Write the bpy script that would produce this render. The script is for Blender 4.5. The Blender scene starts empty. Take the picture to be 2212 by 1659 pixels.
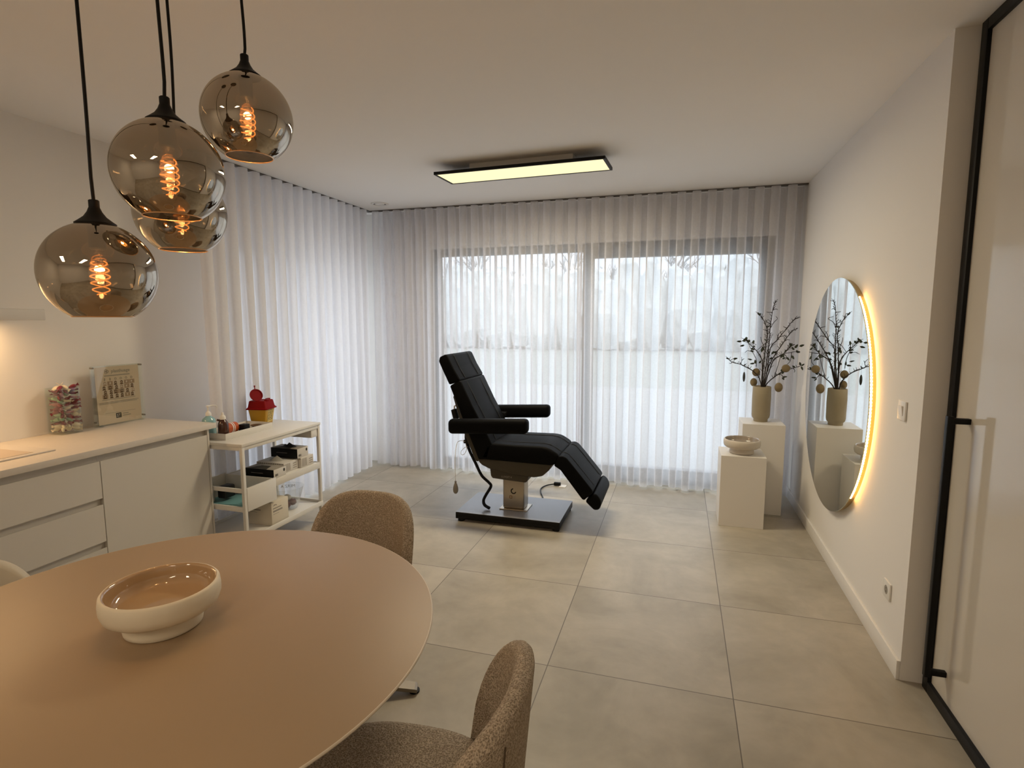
import bpy, bmesh, math, random
from mathutils import Vector, Matrix
random.seed(7)
PI = math.pi
C = bpy.context.scene.collection
sc = bpy.context.scene

# ------------------------------------------------------------------ materials
def srgb(r, g, b):
    f = lambda c: (c/12.92 if c <= .04045 else ((c+.055)/1.055)**2.4)
    return (f(r/255), f(g/255), f(b/255), 1)

def newmat(name):
    m = bpy.data.materials.new(name); m.use_nodes = True
    nt = m.node_tree; nt.nodes.clear()
    out = nt.nodes.new('ShaderNodeOutputMaterial')
    return m, nt, out

def P(name, col, rough=.5, metal=0., spec=.5, coat=0., noise=0., nscale=20., bump=0., bscale=200., sheen=0.):
    m, nt, out = newmat(name)
    b = nt.nodes.new('ShaderNodeBsdfPrincipled')
    b.inputs['Base Color'].default_value = col if len(col) == 4 else (*col, 1)
    b.inputs['Roughness'].default_value = rough
    b.inputs['Metallic'].default_value = metal
    b.inputs['Specular IOR Level'].default_value = spec
    b.inputs['Coat Weight'].default_value = coat
    b.inputs['Sheen Weight'].default_value = sheen
    tc = nt.nodes.new('ShaderNodeTexCoord')
    if noise:
        n = nt.nodes.new('ShaderNodeTexNoise'); n.inputs['Scale'].default_value = nscale; n.inputs['Detail'].default_value = 4
        nt.links.new(tc.outputs['Object'], n.inputs['Vector'])
        mr = nt.nodes.new('ShaderNodeMapRange')
        mr.inputs['To Min'].default_value = 1-noise; mr.inputs['To Max'].default_value = 1+noise
        nt.links.new(n.outputs['Fac'], mr.inputs['Value'])
        mx = nt.nodes.new('ShaderNodeVectorMath'); mx.operation = 'SCALE'
        mx.inputs[0].default_value = tuple(b.inputs['Base Color'].default_value)[:3]
        nt.links.new(mr.outputs['Result'], mx.inputs['Scale'])
        nt.links.new(mx.outputs['Vector'], b.inputs['Base Color'])
    if bump:
        n2 = nt.nodes.new('ShaderNodeTexNoise'); n2.inputs['Scale'].default_value = bscale; n2.inputs['Detail'].default_value = 3
        nt.links.new(tc.outputs['Object'], n2.inputs['Vector'])
        bp = nt.nodes.new('ShaderNodeBump'); bp.inputs['Strength'].default_value = bump; bp.inputs['Distance'].default_value = .004
        nt.links.new(n2.outputs['Fac'], bp.inputs['Height']); nt.links.new(bp.outputs['Normal'], b.inputs['Normal'])
    nt.links.new(b.outputs[0], out.inputs[0])
    return m

def emit(name, col, s):
    m, nt, out = newmat(name)
    e = nt.nodes.new('ShaderNodeEmission'); e.inputs[0].default_value = (*col, 1); e.inputs[1].default_value = s
    nt.links.new(e.outputs[0], out.inputs[0]); return m

def thin_glass(name, tint=(1, 1, 1), refl=.06, facing=.9, gcol=(1, 1, 1), rough=0.0):
    """thin clear sheet: straight-through transmission plus an angle dependent reflection"""
    m, nt, out = newmat(name)
    t = nt.nodes.new('ShaderNodeBsdfTransparent'); t.inputs[0].default_value = (*tint, 1)
    g = nt.nodes.new('ShaderNodeBsdfGlossy'); g.inputs['Color'].default_value = (*gcol, 1); g.inputs['Roughness'].default_value = rough
    lw = nt.nodes.new('ShaderNodeLayerWeight'); lw.inputs[0].default_value = .5
    pw = nt.nodes.new('ShaderNodeMath'); pw.operation = 'POWER'; pw.inputs[1].default_value = 3.0
    nt.links.new(lw.outputs['Facing'], pw.inputs[0])
    mr = nt.nodes.new('ShaderNodeMapRange'); mr.inputs['To Min'].default_value = refl; mr.inputs['To Max'].default_value = facing
    nt.links.new(pw.outputs[0], mr.inputs['Value'])
    mx = nt.nodes.new('ShaderNodeMixShader')
    nt.links.new(mr.outputs[0], mx.inputs[0]); nt.links.new(t.outputs[0], mx.inputs[1]); nt.links.new(g.outputs[0], mx.inputs[2])
    nt.links.new(mx.outputs[0], out.inputs[0]); return m

def curtain_mat(name='sheer_voile', T0=.46, trl=.56):
    m, nt, out = newmat(name)
    d = nt.nodes.new('ShaderNodeBsdfDiffuse'); d.inputs[0].default_value = (.84, .83, .83, 1)
    tl = nt.nodes.new('ShaderNodeBsdfTranslucent'); tl.inputs[0].default_value = (.94, .935, .96, 1)
    tr = nt.nodes.new('ShaderNodeBsdfTransparent'); tr.inputs[0].default_value = (.95, .955, 1, 1)
    m1 = nt.nodes.new('ShaderNodeMixShader'); m1.inputs[0].default_value = trl
    nt.links.new(d.outputs[0], m1.inputs[1]); nt.links.new(tl.outputs[0], m1.inputs[2])
    tc = nt.nodes.new('ShaderNodeTexCoord'); n = nt.nodes.new('ShaderNodeTexNoise'); n.inputs['Scale'].default_value = 60
    nt.links.new(tc.outputs['Object'], n.inputs['Vector'])
    mr = nt.nodes.new('ShaderNodeMapRange'); mr.inputs['To Min'].default_value = T0-.04; mr.inputs['To Max'].default_value = T0+.04
    nt.links.new(n.outputs['Fac'], mr.inputs['Value'])
    # a weave closes up when seen at a slant: openness ** (1/cos)
    ge = nt.nodes.new('ShaderNodeNewGeometry'); dt = nt.nodes.new('ShaderNodeVectorMath'); dt.operation = 'DOT_PRODUCT'
    nt.links.new(ge.outputs['Normal'], dt.inputs[0]); nt.links.new(ge.outputs['Incoming'], dt.inputs[1])
    ab = nt.nodes.new('ShaderNodeMath'); ab.operation = 'ABSOLUTE'; nt.links.new(dt.outputs['Value'], ab.inputs[0])
    mxm = nt.nodes.new('ShaderNodeMath'); mxm.operation = 'MAXIMUM'; mxm.inputs[1].default_value = .04; nt.links.new(ab.outputs[0], mxm.inputs[0])
    dv = nt.nodes.new('ShaderNodeMath'); dv.operation = 'DIVIDE'; dv.inputs[0].default_value = 1.0; nt.links.new(mxm.outputs[0], dv.inputs[1])
    pwm = nt.nodes.new('ShaderNodeMath'); pwm.operation = 'POWER'; nt.links.new(mr.outputs[0], pwm.inputs[0]); nt.links.new(dv.outputs[0], pwm.inputs[1])
    mr = pwm
    m2 = nt.nodes.new('ShaderNodeMixShader')
    nt.links.new(mr.outputs[0], m2.inputs[0]); nt.links.new(m1.outputs[0], m2.inputs[1]); nt.links.new(tr.outputs[0], m2.inputs[2])
    nt.links.new(m2.outputs[0], out.inputs[0]); return m

def floor_mat():
    m, nt, out = newmat('porcelain_tiles')
    N = nt.nodes.new; L = nt.links.new
    b = N('ShaderNodeBsdfPrincipled'); tc = N('ShaderNodeTexCoord'); sp = N('ShaderNodeSeparateXYZ'); L(tc.outputs['Object'], sp.inputs[0])
    def mth(op, a, bb=None, c=None):
        n = N('ShaderNodeMath'); n.operation = op
        for i, v in enumerate((a, bb, c)):
            if v is None: continue
            if hasattr(v, 'default_value') or hasattr(v, 'links'): L(v, n.inputs[i])
            else: n.inputs[i].default_value = v
        return n.outputs[0]
    def axis(o, off):
        s = mth('DIVIDE', mth('SUBTRACT', o, off), .8)
        fr = mth('FRACT', s); idx = mth('FLOOR', s)
        e = mth('MINIMUM', fr, mth('SUBTRACT', 1.0, fr))
        return mth('LESS_THAN', e, .0026), idx
    gx, ix = axis(sp.outputs['X'], -1.333); gy, iy = axis(sp.outputs['Y'], 5.535)
    grout = mth('MAXIMUM', gx, gy)
    cb = N('ShaderNodeCombineXYZ'); L(ix, cb.inputs[0]); L(iy, cb.inputs[1])
    wn = N('ShaderNodeTexWhiteNoise'); L(cb.outputs[0], wn.inputs['Vector'])
    add = N('ShaderNodeVectorMath'); add.operation = 'MULTIPLY_ADD'
    L(wn.outputs['Color'], add.inputs[0]); add.inputs[1].default_value = (9, 9, 9); L(tc.outputs['Object'], add.inputs[2])
    n1 = N('ShaderNodeTexNoise'); n1.inputs['Scale'].default_value = 1.8; n1.inputs['Detail'].default_value = 6; n1.inputs['Roughness'].default_value = .6; n1.inputs['Distortion'].default_value = .6
    L(add.outputs[0], n1.inputs['Vector'])
    n2 = N('ShaderNodeTexNoise'); n2.inputs['Scale'].default_value = 14; n2.inputs['Detail'].default_value = 5
    L(add.outputs[0], n2.inputs['Vector'])
    cr = N('ShaderNodeValToRGB'); L(n1.outputs['Fac'], cr.inputs[0])
    cr.color_ramp.elements[0].position = .34; cr.color_ramp.elements[0].color = (.325, .29, .228, 1)
    cr.color_ramp.elements[1].position = .66; cr.color_ramp.elements[1].color = (.455, .41, .335, 1)
    mr = N('ShaderNodeMapRange'); mr.inputs['To Min'].default_value = .88; mr.inputs['To Max'].default_value = 1.10; L(n2.outputs['Fac'], mr.inputs['Value'])
    sv = N('ShaderNodeVectorMath'); sv.operation = 'SCALE'; L(cr.outputs[0], sv.inputs[0]); L(mr.outputs[0], sv.inputs['Scale'])
    mix = N('ShaderNodeMix'); mix.data_type = 'RGBA'; L(grout, mix.inputs['Factor']); L(sv.outputs[0], mix.inputs['A']); mix.inputs['B'].default_value = (.12, .10, .08, 1)
    L(mix.outputs['Result'], b.inputs['Base Color'])
    b.inputs['Roughness'].default_value = .42; b.inputs['Specular IOR Level'].default_value = .45
    bp = N('ShaderNodeBump'); bp.inputs['Strength'].default_value = .25; bp.inputs['Distance'].default_value = .002
    L(mth('SUBTRACT', 1.0, grout), bp.inputs['Height']); L(bp.outputs[0], b.inputs['Normal'])
    L(b.outputs[0], out.inputs[0]); return m

def boucle_mat(name, c1, c2):
    m, nt, out = newmat(name); N = nt.nodes.new; L = nt.links.new
    b = N('ShaderNodeBsdfPrincipled'); tc = N('ShaderNodeTexCoord')
    v = N('ShaderNodeTexVoronoi'); v.inputs['Scale'].default_value = 250; v.inputs['Randomness'].default_value = 1
    n = N('ShaderNodeTexNoise'); n.inputs['Scale'].default_value = 90; n.inputs['Detail'].default_value = 4
    mv = N('ShaderNodeVectorMath'); mv.operation = 'MULTIPLY_ADD'; mv.inputs[1].default_value = (.012, .012, .012)
    L(n.outputs['Color'], mv.inputs[0]); L(tc.outputs['Object'], mv.inputs[2]); L(tc.outputs['Object'], n.inputs['Vector']); L(mv.outputs[0], v.inputs['Vector'])
    cr = N('ShaderNodeValToRGB'); L(v.outputs['Distance'], cr.inputs[0])
    cr.color_ramp.elements[0].position = .05; cr.color_ramp.elements[0].color = c2
    cr.color_ramp.elements[1].position = .75; cr.color_ramp.elements[1].color = c1
    L(cr.outputs[0], b.inputs['Base Color']); b.inputs['Roughness'].default_value = .95; b.inputs['Specular IOR Level'].default_value = .1
    inv = N('ShaderNodeMath'); inv.operation = 'SUBTRACT'; inv.inputs[0].default_value = 1; L(v.outputs['Distance'], inv.inputs[1])
    bp = N('ShaderNodeBump'); bp.inputs['Strength'].default_value = .8; bp.inputs['Distance'].default_value = .004
    L(inv.outputs[0], bp.inputs['Height']); L(bp.outputs[0], b.inputs['Normal']); L(b.outputs[0], out.inputs[0]); return m

M = {}
M['wall'] = P('wall_paint', (.80, .775, .74), .85, spec=.2, bump=.05, bscale=350)
M['ceil'] = P('ceiling_paint', (.88, .86, .83), .9, spec=.15)
M['trimw'] = P('white_trim', (.80, .78, .75), .45)
M['floor'] = floor_mat()
M['voile'] = curtain_mat()
M['voile2'] = curtain_mat('dense_voile', .13, .56)
M['frost'] = P('frosted_pane', (.9, .92, .95), .6)
_b = M['frost'].node_tree.nodes['Principled BSDF'] if 'Principled BSDF' in M['frost'].node_tree.nodes else None
_nt = M['frost'].node_tree; _tl = _nt.nodes.new('ShaderNodeBsdfTranslucent'); _tl.inputs[0].default_value = (.93, .95, .98, 1)
_nt.links.new(_tl.outputs[0], [n for n in _nt.nodes if n.type == 'OUTPUT_MATERIAL'][0].inputs[0])
M['alu'] = P('dark_window_aluminium', (.10, .10, .105), .45, spec=.4)
M['pane'] = thin_glass('window_glass', (.97, .985, .98), .05, .6)
M['cab'] = P('matt_white_lacquer', (.60, .57, .52), .5, spec=.35)
M['cabin'] = P('cabinet_carcass', (.55, .53, .50), .6)
M['worktop'] = P('pale_worktop', (.62, .56, .49), .45, spec=.4, noise=.04, nscale=40)
M['sink'] = P('beige_composite', (.50, .40, .30), .30)
M['hoodm'] = P('hood_enamel', (.66, .62, .56), .5)
M['table'] = P('beige_laminate', (.365, .257, .155), .42, spec=.45, noise=.015, nscale=6)
M['tableedge'] = P('table_edge', (.62, .54, .43), .5)
M['bone'] = P('bone_ceramic', (.74, .67, .53), .55, spec=.35, noise=.03, nscale=30)
M['glaze'] = P('glossy_brown_glaze', (.43, .285, .155), .06, spec=.7, coat=.6)
M['bone2'] = P('grey_beige_ceramic', (.60, .54, .46), .5, spec=.35)
M['glaze2'] = P('glossy_taupe_glaze', (.36, .31, .26), .08, spec=.6, coat=.5)
M['boucle'] = boucle_mat('brown_boucle', (.56, .465, .36, 1), (.16, .12, .08, 1))
M['cream'] = P('cream_leather', (.60, .54, .43), .5, spec=.4, bump=.08, bscale=250)
M['creamseam'] = P('cream_piping', (.50, .44, .34), .6)
M['browndk'] = P('dark_seam_thread', (.09, .06, .035), .9)
M['legm'] = P('warm_grey_metal', (.24, .205, .16), .35, metal=.7)
M['blackp'] = P('black_plastic', (.005, .005, .0055), .5, spec=.2)
M['blackm'] = P('black_metal', (.005, .005, .0055), .45, spec=.2)
M['leather'] = P('black_upholstery', (.0028, .003, .0036), .55, spec=.07, bump=.05, bscale=400)
M['seamblk'] = P('black_seam', (.006, .006, .006), .7)
M['shellol'] = P('olive_plastic_shell', (.045, .037, .024), .45, spec=.4)
M['steel'] = P('brushed_steel', (.42, .37, .30), .28, metal=.85, noise=.02, nscale=80)
M['baseplate'] = P('grey_lacquered_plate', (.27, .275, .295), .25, spec=.5)
M['greyp'] = P('grey_print', (.30, .27, .23), .7)
M['brownp'] = P('brown_print', (.16, .09, .04), .7)
M['rubber'] = P('grey_rubber', (.22, .20, .17), .5)
M['clear'] = thin_glass('clear_plastic', (.97, .98, .98), .05, .55)
M['acrylic'] = thin_glass('acrylic_glass', (.96, .97, .95), .04, .5)
M['jar'] = thin_glass('jar_glass', (.95, .97, .95), .05, .75)
M['smoke'] = thin_glass('smoked_mirror_glass', (.40, .32, .24), .52, .97, (.70, .64, .55), .008)
M['bulbglass'] = thin_glass('bulb_glass', (1, .93, .82), .03, .35)
M['filament'] = emit('glowing_filament', (1.0, .36, .07), 5.0)
M['rimglow'] = P('rim_glow_gold', (.75, .45, .22), .25, metal=.6)  # gold tone paints the bulb glow along the globe's open rim
M['ledpanel'] = emit('led_diffuser', (1.0, .87, .50), 1.25)
M['ledbead'] = emit('led_bead', (1.0, .54, .16), 34.0)
M['mirror'] = P('silvered_glass', (.86, .88, .85), .0, metal=1.0)
M['goldband'] = P('gold_band', (.50, .37, .17), .4, metal=.5)
M['doorp'] = P('glossy_white_glass', (.62, .575, .50), .07, spec=.5)
M['plinth'] = P('white_plinth_board', (.74, .71, .67), .55)
M['vase'] = P('olive_stoneware', (.33, .28, .19), .65, spec=.3, noise=.04, nscale=40)
M['twig'] = P('dark_twig_bark', (.025, .018, .014), .9)
M['leaf'] = P('dark_green_leaf', (.03, .04, .018), .6)
M['egg'] = P('tan_ornament', (.22, .165, .085), .7, noise=.1, nscale=60)
M['eggd'] = P('dark_ornament', (.035, .035, .03), .6)
M['white'] = P('white_plastic', (.78, .76, .72), .4)
M['trolley'] = P('white_powder_coat', (.70, .68, .64), .4, spec=.45)
M['red'] = P('red_plastic', (.20, .002, .003), .55, spec=.1)
M['redin'] = P('red_plastic_inner', (.20, .005, .008), .6, spec=.1)
M['yellow'] = P('yellow_plastic', (.46, .25, .006), .45)
M['labely'] = P('pale_yellow_label', (.58, .42, .11), .55)
M['printk'] = P('black_print', (.03, .025, .015), .7)
M['gelblue'] = P('blue_gel', (.27, .47, .50), .15, spec=.6)
M['amberd'] = P('dark_amber_glass', (.055, .014, .006), .12, spec=.7)
M['orange'] = P('orange_jar', (.50, .10, .03), .25, spec=.6)
M['dishb'] = P('brown_dish', (.10, .055, .03), .35)
M['gloveb'] = P('black_box_print', (.005, .005, .006), .5, spec=.2)
M['glovew'] = P('white_box_board', (.62, .59, .55), .6)
M['gloveg'] = P('grey_box_print', (.30, .27, .23), .6)
M['nitrile'] = P('black_nitrile', (.004, .004, .005), .55)
M['tissue'] = P('pale_glove', (.55, .53, .48), .7)
M['carton'] = P('cream_carton', (.66, .60, .49), .65)
M['sheetb'] = P('blue_drape_sheet', (.16, .36, .39), .7)
M['redbag'] = P('dark_red_pouch', (.10, .012, .012), .5)
M['sweetr'] = P('wine_sweet', (.22, .03, .045), .35)
M['sweetw'] = P('cream_sweet', (.74, .66, .52), .4)
M['sweetg'] = P('green_sweet', (.28, .42, .28), .4)
M['sweetp'] = P('pink_sweet', (.48, .22, .24), .4)
M['stick'] = P('paper_stick', (.62, .54, .45), .6)
M['paper'] = P('poster_paper', (.62, .50, .38), .7)
M['photod'] = P('photo_brown', (.10, .055, .03), .7)
M['photom'] = P('photo_tan', (.36, .25, .17), .7)
M['photol'] = P('photo_light', (.60, .50, .41), .7)
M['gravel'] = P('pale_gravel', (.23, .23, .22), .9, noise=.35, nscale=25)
M['lawn'] = P('hazed_lawn', (.185, .195, .175), .95, noise=.12, nscale=3)  # grass greyed so its colour carries the outdoor haze
M['bark'] = P('hazy_tree_bark', (.44, .43, .42), .9)  # distance haze painted in as pale grey bark
M['hedge'] = P('hazed_hedge', (.56, .58, .57), .9, noise=.15, nscale=2)  # foliage paled to put the distant haze into its colour
M['ext'] = P('outside_render', (.6, .58, .55), .9)

# ------------------------------------------------------------------ mesh builder
class MB:
    def __init__(s): s.bm = bmesh.new(); s.mi = 0
    def _tag(s, faces):
        for f in faces: f.material_index = s.mi
    def box(s, x0, x1, y0, y1, z0, z1, bev=0., seg=2):
        r = bmesh.ops.create_cube(s.bm, size=1)
        vs = r['verts']
        for v in vs:
            v.co = Vector(((x0+x1)/2+v.co.x*(x1-x0), (y0+y1)/2+v.co.y*(y1-y0), (z0+z1)/2+v.co.z*(z1-z0)))
        fs = list({f for v in vs for f in v.link_faces}); s._tag(fs)
        if bev:
            es = list({e for v in vs for e in v.link_edges})
            bv = bmesh.ops.bevel(s.bm, geom=es, offset=bev, segments=seg, affect='EDGES', profile=.5, clamp_overlap=True)
            s._tag(bv['faces'])
        return s
    def prism(s, pts, a0, a1, axis='y', bev=0., seg=3):
        def mk(p, a):
            if axis == 'y': return Vector((p[0], a, p[1]))
            if axis == 'x': return Vector((a, p[0], p[1]))
            return Vector((p[0], p[1], a))
        A = [s.bm.verts.new(mk(p, a0)) for p in pts]; B = [s.bm.verts.new(mk(p, a1)) for p in pts]
        n = len(pts); fs = [s.bm.faces.new(A), s.bm.faces.new(B[::-1])]
        for i in range(n): fs.append(s.bm.faces.new((A[i], B[i], B[(i+1) % n], A[(i+1) % n])))
        s._tag(fs); bmesh.ops.recalc_face_normals(s.bm, faces=fs)
        if bev:
            es = list({e for v in A+B for e in v.link_edges})
            bv = bmesh.ops.bevel(s.bm, geom=es, offset=bev, segments=seg, affect='EDGES', profile=.5, clamp_overlap=True)
            s._tag(bv['faces'])
        return s
    def grid(s, rows, closed_u=False, closed_v=False, cap=False):
        R = [[s.bm.verts.new(p) for p in r] for r in rows]
        nu, nv = len(R), len(R[0]); fs = []
        for i in range(nu if closed_u else nu-1):
            for j in range(nv if closed_v else nv-1):
                fs.append(s.bm.faces.new((R[i][j], R[(i+1) % nu][j], R[(i+1) % nu][(j+1) % nv], R[i][(j+1) % nv])))
        if cap: fs.append(s.bm.faces.new(R[0][::-1])); fs.append(s.bm.faces.new(R[-1]))
        s._tag(fs); return s
    def tube(s, path, r, n=8, cap=True):
        path = [Vector(p) for p in path]; rows = []; m = len(path)
        rr = r if isinstance(r, (list, tuple)) else [r]*m
        up = None
        for i, p in enumerate(path):
            t = (path[min(i+1, m-1)]-path[max(i-1, 0)]).normalized()
            if up is None:
                up = Vector((0, 0, 1)) if abs(t.z) < .9 else Vector((1, 0, 0))
            a = t.cross(up)
            if a.length < 1e-6: a = t.cross(Vector((0, 1, 0)))
            a.normalize(); b = a.cross(t).normalized(); up = b
            rows.append([p+(a*math.cos(2*PI*k/n)+b*math.sin(2*PI*k/n))*rr[i] for k in range(n)])
        return s.grid(rows, closed_v=True, cap=cap)
    def lathe(s, prof, c=(0, 0, 0), n=32, cap=False):
        rows = [[Vector((c[0]+r*math.cos(2*PI*k/n), c[1]+r*math.sin(2*PI*k/n), c[2]+z)) for k in range(n)] for r, z in prof]
        return s.grid(rows, closed_v=True, cap=cap)
    def ball(s, c, r, nu=12, nv=8):
        st = len(s.bm.verts)
        mt = Matrix.Translation(c) @ Matrix.Diagonal((*(r if isinstance(r, (tuple, list)) else (r, r, r)), 1))
        d = bmesh.ops.create_uvsphere(s.bm, u_segments=nu, v_segments=nv, radius=1, matrix=mt)
        s._tag({f for v in d['verts'] for f in v.link_faces}); return s
    def quad(s, a, b, c, d):
        f = s.bm.faces.new([s.bm.verts.new(p) for p in (a, b, c, d)]); s._tag([f]); return s
    def poly(s, pts):
        f = s.bm.faces.new([s.bm.verts.new(p) for p in pts]); s._tag([f]); return s
    def xf(s, m):
        for v in s.bm.verts: v.co = m @ v.co
        return s
    def build(s, name, mats, parent=None, smooth=True, angle=35, local=False, label=None, recalc=True):
        me = bpy.data.meshes.new(name)
        if recalc: bmesh.ops.recalc_face_normals(s.bm, faces=s.bm.faces)
        if parent is not None and not local:
            inv = WM[parent.name].inverted()
            for v in s.bm.verts: v.co = inv @ v.co
        s.bm.to_mesh(me); s.bm.free()
        for m in (mats if isinstance(mats, (list, tuple)) else [mats]): me.materials.append(m)
        if smooth:
            me.polygons.foreach_set('use_smooth', [True]*len(me.polygons)); me.set_sharp_from_angle(angle=math.radians(angle))
        o = bpy.data.objects.new(name, me); C.objects.link(o)
        WM[o.name] = Matrix.Identity(4)
        if parent is not None: o.parent = parent; WM[o.name] = WM[parent.name].copy()
        if label: o['label'] = label
        return o
WM = {}

def tag(o, label, cat, group=None, kind=None):
    o['label'] = label; o['category'] = cat
    if group: o['group'] = group
    if kind: o['kind'] = kind
    return o
def thing(name, label, cat, loc=(0, 0, 0), rz=0., group=None):
    o = bpy.data.objects.new(name, None); C.objects.link(o)
    o.location = loc; o.rotation_euler = (0, 0, rz); o.empty_display_size = .1
    WM[o.name] = Matrix.Translation(loc) @ Matrix.Rotation(rz, 4, 'Z')
    return tag(o, label, cat, group)
def struct(mb, name, mat, parent=None, **k):
    o = mb.build(name, mat, parent, **k)
    if parent is None: o['kind'] = 'structure'
    return o
def copy_tree(o, parent=None):
    c = o.copy(); C.objects.link(c)
    if parent is not None: c.parent = parent
    WM[c.name] = WM[o.name].copy()
    for ch in list(o.children): copy_tree(ch, c)
    return c
def text_mesh(body, size, org, ux, uy, mat, parent, name='lettering', align='CENTER', extrude=.0, bold=0.):
    """flat lettering lying in the plane org + ux*x + uy*y"""
    cu = bpy.data.curves.new('t', 'FONT'); cu.body = body; cu.size = size; cu.align_x = align; cu.align_y = 'CENTER'
    cu.offset = bold; cu.resolution_u = 3
    o = bpy.data.objects.new('t', cu); C.objects.link(o)
    bpy.context.view_layer.update()
    me = bpy.data.meshes.new_from_object(o.evaluated_get(bpy.context.evaluated_depsgraph_get()))
    bpy.data.objects.remove(o); bpy.data.curves.remove(cu)
    ux, uy = Vector(ux), Vector(uy); n = ux.cross(uy)
    m = Matrix((( *[ux.x, uy.x, n.x], org[0]), (*[ux.y, uy.y, n.y], org[1]), (*[ux.z, uy.z, n.z], org[2]), (0, 0, 0, 1)))
    mb = MB(); mb.bm.from_mesh(me); bpy.data.meshes.remove(me); mb.xf(m)
    return mb.build(name, mat, parent, smooth=False, recalc=False)

# ------------------------------------------------------------------ room shell
H = 2.70; XR = .981; XL = -3.52; YB = 5.42; YF = -3.2
m = MB(); m.box(-3.72, 1.3, YF-.2, 5.62, -.12, 0); struct(m, 'floor', M['floor'])
m = MB(); m.box(-3.72, 1.3, YF-.2, 5.62, H, H+.15); struct(m, 'ceiling', M['ceil'])
m = MB()
m.box(-3.72, -2.517, YB, 5.62, 0, H); m.box(.791, 1.3, YB, 5.62, 0, H); m.box(-2.517, .791, YB, 5.62, 2.31, H)
struct(m, 'wall_back', M['wall'])
LY0, LY1, LZ = 3.78, 5.36, 2.25
m = MB(); m.box(-3.72, XL, YF-.2, LY0, 0, H); m.box(-3.72, XL, LY1, YB, 0, H); m.box(-3.72, XL, LY0, LY1, LZ, H)
struct(m, 'wall_left', M['wall'])
m = MB(); m.box(XR, 1.3, 2.68, YB, 0, H); m.box(1.12, 1.3, YF, 2.68, 0, H)
struct(m, 'wall_right', M['wall'])
m = MB(); m.box(XL, 1.3, YF-.2, YF, 0, H); struct(m, 'wall_front', M['wall'])
m = MB(); m.box(XR-.015, XR, 2.68, YB, 0, .088, .002); struct(m, 'baseboard_right', M['trimw'])
m = MB(); m.box(XL, XL+.015, 2.86, LY0, 0, .088, .002); struct(m, 'baseboard_left', M['trimw'])

def window(name, frame_boxes, glass, gmat='pane'):
    root = MB()
    for b in frame_boxes: root.box(*b, bev=.003, seg=1)
    o = struct(root, name, M['alu'], label='dark grey aluminium frame')
    for g in glass:
        gm = MB(); gm.quad(*g); gm.build('pane', M[gmat], o, smooth=False)
    return o
y0, y1 = 5.45, 5.53
fb = [(-2.517, -2.43, y0, y1, .0, 2.31), (.674, .791, y0-.02, y1, 0, 2.31), (-.915, -.815, y0-.02, y1, 0, 2.31),
      (-2.43, -.915, y0, y1, 2.235, 2.31), (-.815, .674, y0-.02, y1, 2.17, 2.31),
      (-2.43, -.915, y0, y1, 0, .10), (-.815, .674, y0-.02, y1, 0, .14)]
window('window_1', fb, [((-2.43, 5.49, .10), (-.915, 5.49, .10), (-.915, 5.49, 2.235), (-2.43, 5.49, 2.235)),
                        ((-.815, 5.48, .14), (.674, 5.48, .14), (.674, 5.48, 2.17), (-.815, 5.48, 2.17))])
x0, x1 = -3.66, -3.58
fb = [(x0, x1, LY0, LY0+.08, 0, LZ), (x0, x1, LY1-.08, LY1, 0, LZ), (x0, x1, LY0+.08, LY1-.08, LZ-.08, LZ), (x0, x1, LY0+.08, LY1-.08, 0, .1)]
window('window_2', fb, [((-3.62, LY0+.08, .1), (-3.62, LY1-.08, .1), (-3.62, LY1-.08, LZ-.08), (-3.62, LY0+.08, LZ-.08))], 'frost')

# curtain tracks (rails under the ceiling, coloured dark for the shade of the slot)
m = MB(); m.box(-3.15, XR, 5.235, 5.265, H-.012, H); struct(m, 'trim_1', P('track_slot_shade', (.12, .11, .105), .5))
m = MB(); m.box(-3.14, -3.11, 3.02, 5.235, H-.012, H); struct(m, 'trim_2', bpy.data.materials['track_slot_shade'])

# ------------------------------------------------------------------ curtains
def curtain(name, label, p0, p1, nrm, period, amp, seed, fabric='voile'):
    rnd = random.Random(seed)
    p0, p1 = Vector(p0), Vector(p1); L = (p1-p0).length; d = (p1-p0)/L; nrm = Vector(nrm)
    npl = max(1, round(L/period)); per = L/npl; sub = 18
    ns = npl*sub; zs = [.022, .05, .14, .35, .7, 1.1, 1.5, 1.9, 2.25, 2.5, 2.62, H-.014]
    jit = [(rnd.uniform(-.16, .16), rnd.uniform(.8, 1.15)) for _ in range(npl+2)]
    rows = []
    for z in zs:
        k = 1-z/H; row = []
        for i in range(ns+1):
            s = i/sub; c = int(s); f = s-c
            ph = jit[c][0]*(1-f)+jit[c+1][0]*f; aa = jit[c][1]*(1-f)+jit[c+1][1]*f
            loose = .15+.85*k
            t = 2*PI*(s+ph*loose*.7)
            w = math.sin(t); w = math.copysign(abs(w)**.8, w)
            off = amp*w*(1+(aa-1)*loose)*(1-.18*k) + .012*k*math.sin(2.1*s+seed)
            along = s*per - .0175*math.sin(2*t)*(1-.22*k) + .010*k*math.sin(1.3*s+2*seed)
            zz = z
            if z < .03: zz = z + .008*math.sin(1.7*s+seed) + .004*w
            row.append(p0+d*along+nrm*off+Vector((0, 0, zz)))
        rows.append(row)
    mb = MB(); mb.grid(rows)
    return tag(mb.build(name, M[fabric], angle=80), label, 'curtain')
curtain('sheer_curtain', 'white sheer pleated curtain along the left wall behind the trolley', (-3.125, 3.06, 0), (-3.125, 5.19, 0), (1, 0, 0), .126, .050, 1, 'voile2')
curtain('sheer_curtain', 'white sheer curtain covering the left pane of the wide garden window', (-3.07, 5.25, 0), (-.90, 5.25, 0), (0, -1, 0), .124, .050, 2)
curtain('sheer_curtain', 'white sheer curtain covering the right pane, behind the two plinths', (-.93, 5.245, 0), (.955, 5.245, 0), (0, -1, 0), .124, .052, 3)

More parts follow.
